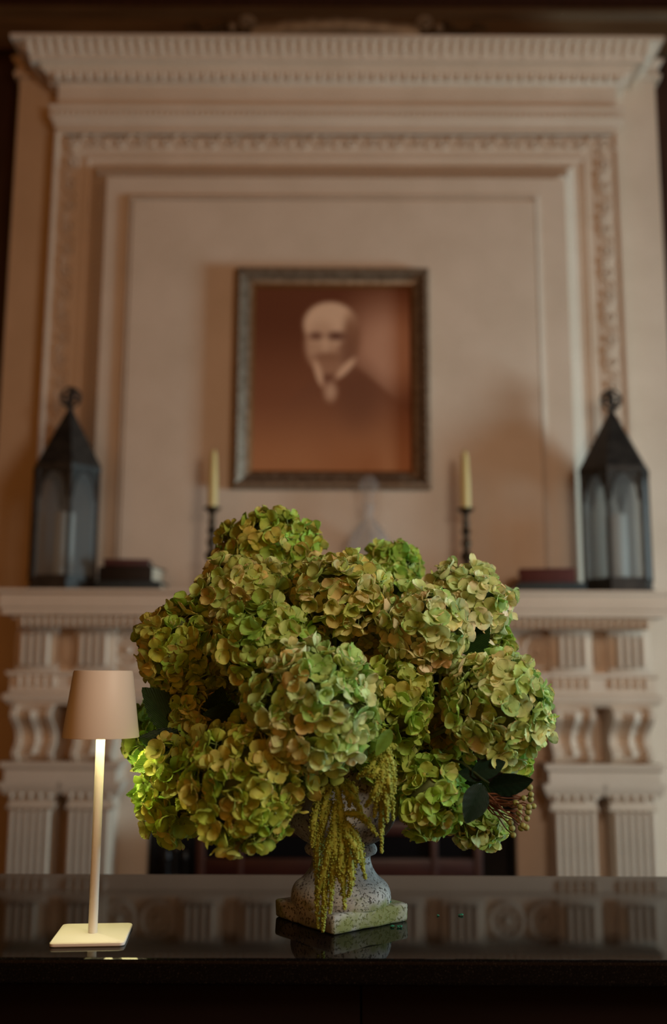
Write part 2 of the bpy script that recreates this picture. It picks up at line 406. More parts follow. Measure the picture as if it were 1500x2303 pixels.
# egg-and-dart under the cornice, acanthus leaves on the cyma above
egg = MB().ball((0, 0, 0), 1, 2, (.014, .016, .020)).mesh('egg', M['stone'])
dart = MB(); dart.lathe([(.0, -.022), (.004, -.008), (.006, .012), (.002, .02)], 6); dart = dart.mesh('dart', M['stone'])
ze = (cz(186, .014) + cz(160, .05)) / 2
n = 54; x0, x1 = xl - .02, xr + .02
spots = []; spots2 = []
for k in range(n):
    x = x0 + (x1 - x0) * (k + .5) / n
    spots.append(TR(lo((x, YF - .034, ze))) @ Matrix.Rotation(R(32), 4, 'X'))
    spots2.append(TR(lo((x + (x1 - x0) / n / 2, YF - .040, ze))) @ Matrix.Rotation(R(32), 4, 'X'))
copies('egg', egg, spots, cor); copies('dart', dart, spots2, cor)
side = []
for xx in (xl, xr):
    s_ = -1 if xx == xl else 1
    for k in range(4): side.append(TR(lo((xx + s_ * .034, YF + .01 + k * .04, ze))))
copies('egg', egg, side, cor)
def leaf_relief(w_, h_, d_):
    mbx = MB(); nu, nv = 7, 7; vs_ = []; fs_ = []
    for j in range(nv + 1):
        v = j / nv
        ww = w_ * (.55 + .45 * math.sin(PI * min(1, v * 1.15))) * (1 - .12 * math.cos(v * 20))
        for i in range(nu + 1):
            u = i / nu * 2 - 1
            vs_.append((u * ww / 2, -d_ * (1 - u * u) * (.55 + .45 * math.sin(v * PI)) - d_ * .25 * math.cos(u * 9), v * h_ - h_ / 2))
    for j in range(nv):
        for i in range(nu):
            a = j * (nu + 1) + i; fs_.append((a, a + 1, a + nu + 2, a + nu + 1))
    mbx.add(vs_, fs_); return mbx
ac = leaf_relief(.034, .070, .012).mesh('acanthus_leaf', M['stone'])
za = (cz(122, .102) + cz(90, .142)) / 2
n = 62; x0, x1 = xl - .11, xr + .11
tilt = math.atan2(.042, cz(88, .15) - cz(124, .1))
copies('acanthus_leaf', ac, [TR(lo((x0 + (x1 - x0) * (k + .5) / n, YF - .121, za))) @ Matrix.Rotation(-tilt, 4, 'X').inverted() @ SC(1, 1, (1 if k % 2 else .86)) for k in range(n)], cor)
# plain frieze and small carved fillet below it
zf0, zf1 = zl(288, YF), zl(245, YF)
fil = mbo(MB().sweep(cpath, [(0, zf0), (-.006, zf0), (-.010, zf0 + .02), (-.022, zf0 + .034), (-.022, zf1 - .012), (-.028, zf1 - .008), (-.028, zf1), (0, zf1)], lambda u, v, h: (u, v, h))).build('fillet_moulding', M['stone'], om)
bead = MB().ball((0, 0, 0), 1, 1, (.0075, .007, .013)).mesh('bead', M['stone'])
n = 96
copies('bead', bead, [TR(lo((xl + (xr - xl) * (k + .5) / n, YF - .022, zf0 + .05))) for k in range(n)], fil)
# carved band: three bars, flat rails each side and scrolls between
def upath(pl, py, pr, Y):
    a = at(pl, py, Y); b_ = at(pr, py, Y)
    return [(a.x, zsh - .02), (a.x, a.z), (b_.x, b_.z), (b_.x, zsh - .02)]
band = thing_band = None
def urun(name, path, prof, Y, parent):
    return mbo(MB().sweep(path, [(d, h) for d, h in prof], lambda u, v, h: (u, Y - h, v))).build(name, M['stone'], parent)
pO = upath(126, 296, 1388, YF)
urun('outer_fillet', pO, [(0, -.01), (0, .012), (-.012, .012), (-.016, .004), (-.024, .004), (-.024, -.01)], YF, om)
band = urun('carved_band', upath(146, 302, 1374, YF), [(0, -.01), (0, .004), (-.075, .004), (-.075, -.01)], YF, om)
urun('inner_fillet', upath(196, 356, 1318, YF), [(0, -.01), (0, .010), (-.010, .010), (-.014, .005), (-.026, .005), (-.026, -.01)], YF, om)
scroll = MB()
pts = []; rad = []
for k in range(30):
    a = k / 29 * 2.3 * 2 * PI * .8; rr = .028 * (1 - k / 34)
    pts.append((math.cos(a) * rr, -.004 - .004 * k / 29, math.sin(a) * rr)); rad.append(.0055 * (1 - .4 * k / 29))
scroll.tube(pts, rad, 6); scroll.ball((0, -.008, 0), .009, 1)
scroll.tube([(.028, -.004, 0), (.034, -.006, -.016), (.052, -.006, -.026), (.07, -.004, -.020)], [.005, .006, .005, .002], 6)
scroll = scroll.mesh('scroll', M['stone'])
bl = leaf_relief(.030, .058, .010).mesh('scroll_leaf', M['stone'])
tl = at(146, 302, YF); trr = at(1374, 302, YF); off = .038
xa, xb, zt_ = tl.x + off, trr.x - off, tl.z - off
sp1 = []; sp2 = []
n = 24
for k in range(n):
    x = xa + (xb - xa) * k / (n - 1)
    fl_ = 1 if k % 2 else -1
    sp1.append(TR(lo((x, YF - .004, zt_))) @ SC(1, 1, fl_))
    if k < n - 1: sp2.append(TR(lo((x + (xb - xa) / (n - 1) / 2, YF - .004, zt_))) @ Matrix.Rotation(R(50 * fl_), 4, 'Y'))
for xx in (xa, xb):
    nz = 20; 
    for k in range(1, nz):
        z = zt_ - (zt_ - zsh) * k / nz; fl_ = 1 if k % 2 else -1
        sp1.append(TR(lo((xx, YF - .004, z))) @ Matrix.Rotation(R(90), 4, 'Y') @ SC(1, 1, fl_))
        sp2.append(TR(lo((xx, YF - .004, z + (zt_ - zsh) / nz / 2))) @ Matrix.Rotation(R(90 + 50 * fl_), 4, 'Y'))
copies('scroll', scroll, sp1, band); copies('scroll_leaf', bl, sp2, band)
# bolection: slopes up from the band to the raised inner frame, ornamented
p0 = upath(206, 374, 1290, YF)
i0 = at(248, 401, YP)
dx = i0.x - p0[0][0]
bol = urun('bolection_moulding', p0, [(0, -.01), (0, .006), (-.008, .012), (-dx * .92, .070), (-dx, .075), (-dx, -.01)], YF, om)
tong = leaf_relief(.020, dx * .72, .008).mesh('tongue_leaf', M['stone'])
sp = []
n = 66
for k in range(n):
    x = p0[0][0] + dx / 2 + (p0[2][0] - p0[0][0] - dx) * k / (n - 1)
    sp.append(TR(lo((x, YF - .042, p0[1][1] - dx * .5))) @ Matrix.Rotation(R(-45), 4, 'X'))
for s_, xx in ((-1, p0[0][0] + dx * .5), (1, p0[2][0] - dx * .5)):
    for k in range(66):
        z = p0[1][1] - dx - (p0[1][1] - dx - zsh) * (k + .5) / 66
        sp.append(TR(lo((xx, YF - .042, z))) @ Matrix.Rotation(R(90) * s_, 4, 'Y') @ Matrix.Rotation(R(-45), 4, 'X'))
copies('tongue_leaf', tong, sp, bol)
a = at(246, 400, YP); b_ = at(1264, 400, YP)
mbo(MB().box(a.x - .01, b_.x + .01, YP, YF, zsh - .02, a.z + .005)).build('inner_frame', M['stone'], om)
p1 = upath(284, 436, 1216, YP)
urun('panel_moulding', p1, [(0, -.01), (0, .002), (-.010, .006), (-.020, .018), (-.026, .018), (-.026, -.01)], YP, om)
a = at(300, 449, YP - .018); b_ = at(1202, 449, YP - .018)
mbo(MB().box(a.x, b_.x, YP - .018, YP + .01, zsh - .02, a.z)).build('centre_panel', M['stone'], om)
YPAN = YP - .018

# ------------------------------------------------------------------ fireplace surround
fs = thing('fireplace_surround', (0, 3.70, 0), 'cream stone fireplace with paired fluted pilasters carrying a long mantel shelf', 'fireplace')
FO = Vector(fs.location)
def mbf(mbx): mbx.v = [tuple(Vector(p) - FO) for p in mbx.v]; return mbx
def lf(p): return Vector(p) - FO
YS = 3.40
xs0, xs1 = at(-12, 1330, YS).x, at(1540, 1330, YS).x
xs1 = -xs0 + .012
zs = lambda py, Y: zl(py, Y)
prof = [(-.25, zsh), (0, zsh), (0, zs(1334, YS)), (-.012, zs(1338, YS)), (-.012, zs(1368, YS)), (-.020, zs(1371, YS)), (-.020, zs(1384, YS)), (-.05, zs(1388, YS)), (-.05, zs(1391, YS - .05)), (-.25, zs(1391, YS - .05))]
spath = [(xs0, YB + .01), (xs0, YS), (xs1, YS), (xs1, YB + .01)]
shelf = mbf(MB().sweep(spath, [(-d, h) for d, h in prof], lambda u, v, h: (u, v, h)))
shelf.box(xs0 + .2 - FO.x, xs1 - .2, YS + .2 - FO.y, YB - FO.y, zs(1391, YS) , zsh)
shelf = shelf.build('mantel_shelf', M['stone'], fs)
xe0, xe1 = xs0 + .055, xs1 - .055
YBM = 3.445
zb_0, zb_1 = zs(1411, YBM), zs(1390, YBM) + .01
bedm = mbf(MB().box(xe0 + .01, xe1 - .01, YBM + .018, YB, zb_0, zb_1 + .02)).build('bed_moulding', M['stone'], fs)
lb = leaf_relief(.022, zb_1 - zb_0, .016).mesh('bed_leaf', M['stone'])
n = 88
copies('bed_leaf', lb, [TR(lf((xe0 + .02 + (xe1 - xe0 - .04) * (k + .5) / n, YBM + .014, (zb_0 + zb_1) / 2))) @ Matrix.Rotation(R(18), 4, 'X') for k in range(n)], bedm)
# frieze
YFZ = 3.61
zf_0, zf_1 = zs(1512, YFZ), zb_0
frz = mbf(MB().box(xe0 + .04, xe1 - .04, YFZ, YB, zf_0 - .01, zf_1 + .01)).build('frieze', M['stone'], fs)
def xat(off, Y=3.62): return at(750 + off, 1880, Y).x
XI, XO = xat(543), xat(676)          # inner and outer pilaster centres
HW = xat(48)                         # half width
YPI = 3.615
# fluted blocks: plate with upright strips
def fluted(w_, h_, d_, ns, mbx=None):
    mbx = MB(); mbx.box(-w_ / 2, w_ / 2, -d_, 0, -h_ / 2, h_ / 2); return mbx
hz = (zf_1 - zf_0)
blk = MB().box(-HW * .95, HW * .95, -.028, .02, -hz / 2, hz / 2, .004).mesh('fluted_block', M['stone'])
strip = MB().box(-.0080, .0080, -.036, 0, -hz * .36, hz * .36, .003).mesh('reed', M['stone'])
bx_c = [-XO, -XI, XI, XO] + [-.45, -.245, .245, .45]
for o_ in copies('fluted_block', blk, [TR(lf((x, YFZ, (zf_0 + zf_1) / 2))) for x in bx_c], frz):
    pass
sp = []
for x in bx_c:
    for k in range(4): sp.append(TR(lf((x + (k - 1.5) * .027, YFZ - .027, (zf_0 + zf_1) / 2))))
copies('reed', strip, sp, frz)
ros = MB(); rotx = Matrix.Rotation(R(90), 3, 'X')
ros.torus((0, -.006, 0), .056, .011, 24, 8, rotx); ros.ball((0, -.008, 0), .018, 2, (1, .8, 1))
for k in range(8):
    a = k * PI / 4; ros.ball((math.cos(a) * .032, -.006, math.sin(a) * .032), .013, 1, (1, .7, 1))
ros = ros.mesh('rosette', M['stone'])
lp = leaf_relief(.05, .11, .016).mesh('frieze_leaf', M['stone'])
zmid = (zf_0 + zf_1) / 2
copies('rosette', ros, [TR(lf((x, YFZ, zmid))) for x in (-.735, -.60, .60, .735, -.07, .07)], frz)
copies('frieze_leaf', lp, [TR(lf((x, YFZ, zmid))) for x in (-.345, .345, -(XI + XO) / 2, (XI + XO) / 2)], frz)
# architrave over the pilasters
YA = 3.60
za0, za1 = zs(1588, YA), zf_0
arc = mbf(MB().sweep([(-(XO + HW + .015), YB), (-(XO + HW + .015), YA), (XO + HW + .015, YA), (XO + HW + .015, YB)],
      [(-d, h) for d, h in [(-.10, za0), (0.0, za0), (.004, za0 + .006), (.018, za0 + .02), (.018, za0 + .036), (.0, za0 + .046), (0, za1 - .02), (.012, za1 - .012), (.012, za1), (-.10, za1)]], lambda u, v, h: (u, v, h)))
arc.box(-(XO + HW) + .05 , (XO + HW) - .05, YA + .08 - FO.y, YB - FO.y, za0, za1)
arc = arc.build('architrave', M['stone'], fs)
tinyl = leaf_relief(.028, .045, .010).mesh('small_leaf', M['stone'])
copies('small_leaf', tinyl, [TR(lf((c + (k - 2) * .03, YA, (za0 + za1) / 2 + .024))) for c in (-XO, -XI, XI, XO) for k in range(5)], arc)
# wall behind the pilasters (jambs) and lintel, firebox
YJ = 3.74
XJ = xat(412, YJ)
for s_ in (-1, 1):
    mbf(MB().box(min(s_ * XJ, s_ * (XO + HW + .005)), max(s_ * XJ, s_ * (XO + HW + .005)), YJ, YB + .01, 0, za0 + .01)).build('jamb', M['stone'], fs)
mbf(MB().box(-XJ - .01, XJ + .01, YJ, YB + .01, 1.12, za0 + .01)).build('lintel', M['stone'], fs)
fb = MB()
fb.box(-XJ + .001, XJ - .001, YB - .055, YB - .005, 0, 1.12)
fb = mbf(fb).build('firebox_back', M['soot'], fs)
for s_ in (-1, 1):
    mbf(MB().box(min(s_ * XJ, s_ * (XJ - .015)), max(s_ * XJ, s_ * (XJ - .015)), YJ + .03, YB - .05, 0, 1.12)).build('firebox_cheek', M['soot'], fs)
# consoles
zc_0, zc_1 = zs(1716, 3.60), za0
Hc = zc_1 - zc_0
def console_profile(n=22, grow=0.0):
    pr = []
    for k in range(n + 1):
        t = k / n    # 0 top .. 1 bottom
        d = .035 + .085 * math.exp(-((t - .16) / .24) ** 2) + .045 * math.exp(-((t - .86) / .14) ** 2)
        pr.append((YJ - d - .055 - grow, zc_1 - t * Hc))
    return pr
def console_mesh(name, xa_, xb_, grow):
    pr = console_profile(22, grow); poly = pr + [(YJ + .005, zc_0), (YJ + .005, zc_1)]
    mbx = MB().prism(poly, lambda u, v, h: (h, u - YJ, v - zc_0), xa_, xb_)
    return mbx
cbody = console_mesh('console_body', -HW * .8, HW * .8, 0).mesh('console', M['stone'], 50)
crail = console_mesh('scroll_rail', -HW * .12, HW * .12, .016).mesh('scroll_rail', M['stone'], 50)
cleaf = MB()
prf = console_profile(22, 0)
vs_ = []; fs_ = []
for k, (yy, zz) in enumerate(prf[2:20]):
    t = k / 17; ww = HW * .40 * (1 - .45 * t) * (1 + .18 * math.cos(t * 26))
    for i in range(7):
        u = i / 3 - 1
        vs_.append((u * ww, yy - YJ - .014 * (1 - u * u) - .003 * math.cos(u * 8), zz - zc_0))
for k in range(17):
    for i in range(6):
        a = k * 7 + i; fs_.append((a, a + 1, a + 8, a + 7))
cleaf.add(vs_, fs_); cleaf = cleaf.mesh('console_leaf', M['stone'])
for x in (-XO, -XI, XI, XO):
    c = link('console', cbody, fs, lf((x, YJ, zc_0)))
    for s_ in (-1, 1): link('scroll_rail', crail, c, (s_ * HW * .78, 0, 0))
    link('console_leaf', cleaf, c, (0, 0, 0))
# ledge blocks across each pair
YL = 3.585
zl0, zl1 = zs(1762, YL), zc_0
for s_ in (-1, 1):
    xa_, xb_ = sorted((s_ * (XI - HW - .012), s_ * (XO + HW + .012)))
    mbf(MB().sweep([(xa_, YJ + .02), (xa_, YL), (xb_, YL), (xb_, YJ + .02)], [(-d, h) for d, h in [(-.06, zl0), (0, zl0), (0, zl1 - .026), (.014, zl1 - .016), (.014, zl1), (-.06, zl1)]], lambda u, v, h: (u, v, h))
        .box(xa_ + .05, xb_ - .05, YL + .05, YJ + .02, zl0, zl1)).build('ledge_block', M['stone'], fs)
# pilasters
zcap1 = zl0; zab = zs(1792, YL); znk = zs(1822, YPI)
capm = MB().sweep([(-HW, .1), (-HW, 0), (HW, 0), (HW, .1)], [(-d, h) for d, h in [(-.05, znk - zcap1), (.004, znk - zcap1), (.008, znk - zcap1 + .006), (.0, znk - zcap1 + .014), (.0, zab - zcap1 - .012), (.018, zab - zcap1 + .004), (.024, zab - zcap1 + .02), (.03, -.014), (.03, 0), (-.05, 0)]], lambda u, v, h: (u, v, h)).mesh('capital', M['stone'], 35)
shm = MB().box(-HW * .93, HW * .93, .012, YJ - YPI + .01, 0, znk).mesh('pilaster', M['stone'])
sw = HW * 2 * .93 / 6
stm = MB().box(-sw * .34, sw * .34, -.022, .014, .16, znk - .004, .004).mesh('shaft_strip', M['stone'])
bsm = MB().box(-HW * 1.12, HW * 1.12, -.03, .1, 0, .15, .008).mesh('pilaster_base', M['stone'])
ceg = MB().ball((0, 0, 0), 1, 1, (.010, .010, .013)).mesh('capital_egg', M['stone'])
for x in (-XO, -XI, XI, XO):
    p = link('pilaster', shm, fs, lf((x, YPI, 0)))
    copies('shaft_strip', stm, [TR(((k - 2.5) * sw, 0, 0)) for k in range(6)], p)
    c = link('capital', capm, p, (0, 0, zcap1))
    link('pilaster_base', bsm, p)
    # eggs sit on the capital's echinus
    copies('egg', ceg, [TR(((k - 2) * HW * .42, -.016, zab - .002)) for k in range(5)], p)

# fire screen of dark red wood in the opening
fsc = thing('fire_screen', (0, 3.60, 0), 'dark red wooden fire screen with black panes standing before the hearth', 'fire screen')
sx0, sx1 = at(462, 1930, 3.60).x, at(1064, 1930, 3.60).x
zr = [zs(1848, 3.6), zs(1876, 3.6), zs(1930, 3.6), zs(1972, 3.6)]
def scr(name, x0, x1, z0, z1, mat, d=.02): return MB().box(x0, x1, -d, d, z0, z1, .004).build(name, mat, fsc)
scr('top_rail', sx0, sx1, zr[1], zr[0], M['redwood']); scr('middle_rail', sx0, sx1, zr[3], zr[2], M['redwood']); scr('bottom_rail', sx0, sx1, .10, .15, M['redwood'])
for x in (sx0 - .03, at(540, 1930, 3.6).x - .012, at(975, 1930, 3.6).x - .012, sx1):
    scr('post', x, x + (.03 if x in (sx0 - .03, sx1) else .024), .0 if x in (sx0 - .03, sx1) else .12, zr[0], M['redwood'], .022)
xs_ = [sx0, at(540, 1930, 3.6).x, at(975, 1930, 3.6).x, sx1]
for k in range(3):
    for z0, z1 in ((.14, zr[3] + .005), (zr[2] - .005, zr[1] + .005)):
        MB().box(xs_[k], xs_[k + 1], -.004, .004, z0, z1).build('pane', M['darkglass'], fsc)
# stand with fire tools at the left of the opening
ft = thing('fire_tool_stand', at(398, 1950, 3.62).xyz * 1, 'slim blue-black steel fire tool stand at the left of the hearth', 'fire tools'); ft.location.z = 0
MB().lathe([(.075, 0), (.075, .012), (.02, .02), (.009, .03), (.009, .68), (.016, .69), (.012, .71), (.004, .73)], 16).build('stand_post', M['steel'], ft)
for k, dx_ in enumerate((-.03, .032)):
    MB().tube([(dx_, -.02, .08), (dx_, -.02, .66)], [.008, .005], 8).lathe([(.004, 0), (.012, .015), (.004, .04)], 10, (dx_, -.02, .65)).build('tool', M['steel'], ft)
MB().tube([(-.04, -.01, .6), (0, -.02, .605), (.042, -.01, .6)], .005, 8).build('hook_bar', M['steel'], ft)

# ================================================================== on the wall and on the shelf
# portrait
Yf = 3.625
c0 = at(531, 597, Yf); c1 = at(971, 1097, Yf)
cx, czz = (c0.x + c1.x) / 2, (c0.z + c1.z) / 2
Wd, Hd = c1.x - c0.x, c0.z - c1.z
pt = thing('framed_portrait', (cx, YPAN, czz), 'sepia portrait of a bald bearded man in a carved dark gilt frame', 'portrait')
hw_, hh_ = Wd / 2, Hd / 2
BW = .060
fr = [(0, 0), (0, .040), (.006, .050), (.014, .052), (.020, .048), (.038, .028), (.050, .022), (BW, .020), (BW, 0)]
corners = [(-hw_, -hh_), (-hw_, hh_), (hw_, hh_), (hw_, -hh_)]
for k, nm in enumerate(('left', 'top', 'right', 'bottom')):
    p = Vector(corners[k]); q = Vector(corners[(k + 1) % 4]); t = (q - p).normalized(); nrm = Vector((t.y, -t.x))
    mbx = MB(); vs_ = []
    for e_, sgn in ((p, 1), (q, -1)):
        for d, h in fr:
            u = e_ + nrm * d + t * d * sgn; vs_.append((u.x, -h - .002, u.y))
    m_ = len(fr)
    fs_ = [(i, (i + 1) % m_, m_ + (i + 1) % m_, m_ + i) for i in range(m_)] + [tuple(range(m_ - 1, -1, -1)), tuple(range(m_, 2 * m_))]
    mbx.add(vs_, fs_); bar = mbx.build('frame_bar', M['gilt'], pt)
    # carved leaf beading along the bar
    Lb = (q - p).length; nb = int(Lb / .028)
    lm_ = bpy.data.meshes.get('frame_leaf') or MB().ball((0, 0, 0), 1, 1, (.012, .006, .009)).mesh('frame_leaf', M['gilt'])
    copies('frame_leaf', lm_, [TR((p.x + t.x * Lb * (i + .5) / nb + nrm.x * .016, -.051, p.y + t.y * Lb * (i + .5) / nb + nrm.y * .016)) @ Matrix.Rotation(math.atan2(-t.y, t.x), 4, 'Y') for i in range(1, nb - 1)], bar)
LW = .012
iw, ih = hw_ - BW, hh_ - BW
lnr = MB()
vs_ = []
for (sx_, sz_) in ((-1, -1), (-1, 1), (1, 1), (1, -1)):
    vs_ += [(sx_ * (iw + .004), -.021, sz_ * (ih + .004)), (sx_ * (iw - LW), -.010, sz_ * (ih - LW)), (sx_ * (iw - LW), -.004, sz_ * (ih - LW)), (sx_ * (iw + .004), -.004, sz_ * (ih + .004))]
fs_ = []
for k in range(4):
    for i in range(4):
        fs_.append((k * 4 + i, k * 4 + (i + 1) % 4, ((k + 1) % 4) * 4 + (i + 1) % 4, ((k + 1) % 4) * 4 + i))
lnr.add(vs_, fs_); lnr.build('gilt_liner', M['liner'], pt)
# sepia print: colours computed on a fine grid
pw, ph = iw - LW, ih - LW
nu, nv = 130, 160
U, V = np.meshgrid(np.linspace(0, 1, nu + 1), np.linspace(0, 1, nv + 1))       # V: 0 top
def sm(x, a, b_):
    t = np.clip((x - a) / (b_ - a), 0, 1); return t * t * (3 - 2 * t)
def ell(u, v, a, b_, soft=.2, rot=0):
    c_, s_ = math.cos(rot), math.sin(rot); du, dv = U - u, V - v
    x, y = (du * c_ + dv * s_) / a, (-du * s_ + dv * c_) / b_
    return 1 - sm(np.sqrt(x * x + y * y), 1 - soft, 1 + soft)
def mixc(A, c, k): return A * (1 - k[..., None]) + np.array(c) * k[..., None]
Cc = np.zeros((nv + 1, nu + 1, 3)) + np.array((66, 29, 14.))
Cc = mixc(Cc, (92, 48, 28), sm(V, .15, .6) * (1 - sm(U, .3, .7)) * .8)
Cc = mixc(Cc, (128, 82, 60), ell(.87, .34, .30, .26, .7))
Cc = mixc(Cc, (122, 72, 44), sm(V, .55, 1.0) * .9)
# coat
sh_r = .45 + .40 * sm(U, .62, 1.05) * .42; line = np.where(U > .5, .43 + .25 * np.clip((U - .66) / .34, 0, 1) ** 1.1, .46 + .32 * np.clip((.42 - U) / .4, 0, 1))
coat = sm(V - line, -.012, .03) * (1 - sm(U, 1.0, 1.02)) * np.where(U > .5, 1, .75)
coat_c = np.array((82, 42, 25.)) * (1 - sm(V, .5, 1))[..., None] + np.array((116, 66, 38.)) * sm(V, .5, 1)[..., None]
Cc = Cc * (1 - coat[..., None]) + coat_c * coat[..., None]
Cc = mixc(Cc, (72, 36, 21), ell(.66, .60, .13, .16, .7) * .5)
# head
Cc = mixc(Cc, (120, 78, 56), ell(.475, .31, .145, .17, .12))
Cc = mixc(Cc, (152, 110, 84), ell(.485, .20, .172, .125, .13))
Cc = mixc(Cc, (134, 92, 68), ell(.43, .31, .10, .12, .4) * .8)
Cc = mixc(Cc, (92, 52, 33), ell(.625, .27, .055, .12, .6) * .9)
Cc = mixc(Cc, (70, 36, 23), ell(.395, .265, .042, .020, .7) * .9)
Cc = mixc(Cc, (62, 30, 19), ell(.525, .265, .055, .022, .7) * .95)
Cc = mixc(Cc, (88, 50, 33), ell(.60, .36, .05, .10, .7) * .8)
Cc = mixc(Cc, (150, 108, 82), ell(.455, .31, .018, .05, .7) * .7)
Cc = mixc(Cc, (96, 56, 37), ell(.47, .385, .085, .026, .6) * .95)
Cc = mixc(Cc, (108, 66, 45), ell(.475, .42, .07, .045, .6) * .8)
Cc = mixc(Cc, (148, 104, 78), ell(.415, .475, .022, .075, .4, -.35))
Cc = mixc(Cc, (150, 106, 80), ell(.585, .445, .022, .085, .4, .85))
Cc = mixc(Cc, (80, 42, 27), ell(.475, .505, .03, .03, .5) * .8)
Cc = mixc(Cc, (142, 100, 76), ell(.490, .572, .040, .052, .6) * .85)
lc = np.clip(Cc / 255, 0, 1); lc = np.where(lc <= .04045, lc / 12.92, ((lc + .055) / 1.055) ** 2.4)
alb = np.clip(lc / np.array((.36, .26, .21)), 0, .95)
vs_ = [((U[j, i] - .5) * 2 * pw, -.006, (.5 - V[j, i]) * 2 * ph) for j in range(nv + 1) for i in range(nu + 1)]
fs_ = [(j * (nu + 1) + i, (j + 1) * (nu + 1) + i, (j + 1) * (nu + 1) + i + 1, j * (nu + 1) + i + 1) for j in range(nv) for i in range(nu)]
me = bpy.data.meshes.new('picture'); me.from_pydata(vs_, [], fs_)
ca = me.color_attributes.new('print', 'FLOAT_COLOR', 'POINT')
ca.data.foreach_set('color', np.concatenate([alb.reshape(-1, 3), np.ones((alb.shape[0] * alb.shape[1], 1))], 1).astype(np.float32).ravel())
m, nt, b = nt_new('sepia_print'); an = nt.nodes.new('ShaderNodeAttribute'); an.attribute_name = 'print'
nt.links.new(an.outputs['Color'], b.inputs['Base Color']); b.inputs['Roughness'].default_value = .6; b.inputs['Specular IOR Level'].default_value = .2
me.materials.append(m); pic = link('picture', me, pt)
MB().box(-pw, pw, -.005, .0, -ph, ph).build('backing_board', M['panel'], pt)

# carved ornament on the rail above the cornice
Yo = 3.90
oc = at(755, 54, Yo)
orn = thing('scroll_ornament', (oc.x, YW - .062, oc.z), 'tarnished carved scroll ornament on the wooden rail above the cornice', 'ornament')
k_ = Yo / FPX * 1.05
mbx = MB(); vs_ = []; fs_ = []
for j in range(9):
    for i in range(41):
        u = i / 20 - 1; v = j / 8
        x = u * 200 * k_ ; top = (.052 * (1 - .55 * abs(u) ** 1.6) + .004 * math.cos(u * 22))
        vs_.append((x, -.055 * math.sin(v * PI) * (1 - u * u * .6), -.05 + (top + .05) * v))
for j in range(8):
    for i in range(40):
        a = j * 41 + i; fs_.append((a, a + 1, a + 42, a + 41))
mbx.add(vs_, fs_); mbx.build('cartouche', M['silver'], orn)
for s_ in (-1, 1):
    mbx = MB(); pts = []; rad = []
    for k in range(26):
        a = k / 25 * 3.4 * PI; rr = .034 * (1 - k / 30)
        pts.append((s_ * (205 * k_ + .012 - math.cos(a) * rr), -.02 - .001 * k, .012 + math.sin(a) * rr)); rad.append(.010 * (1 - .5 * k / 25))
    mbx.tube(pts, rad, 8); mbx.ball((s_ * (205 * k_ + .012), -.045, .012), .015, 1); mbx.build('volute', M['silver'], orn)
    MB().ball((s_ * 245 * k_, -.03, -.012), .018, 2).build('boss', M['silver'], orn)
    mbx = MB(); pts = [(s_ * (245 * k_ + .016 * k), -.012, .0 + .018 * math.sin(k * .7)) for k in range(14)]
    mbx.tube(pts, [.009 * (1 - k / 16) + .002 for k in range(14)], 6)
    for k in range(2, 13, 2): mbx.ball((pts[k][0], -.016, pts[k][2] + (.012 if k % 4 else -.010)), .011, 1, (1.2, .5, .7))
    mbx.build('tendril', M['bronze'], orn)

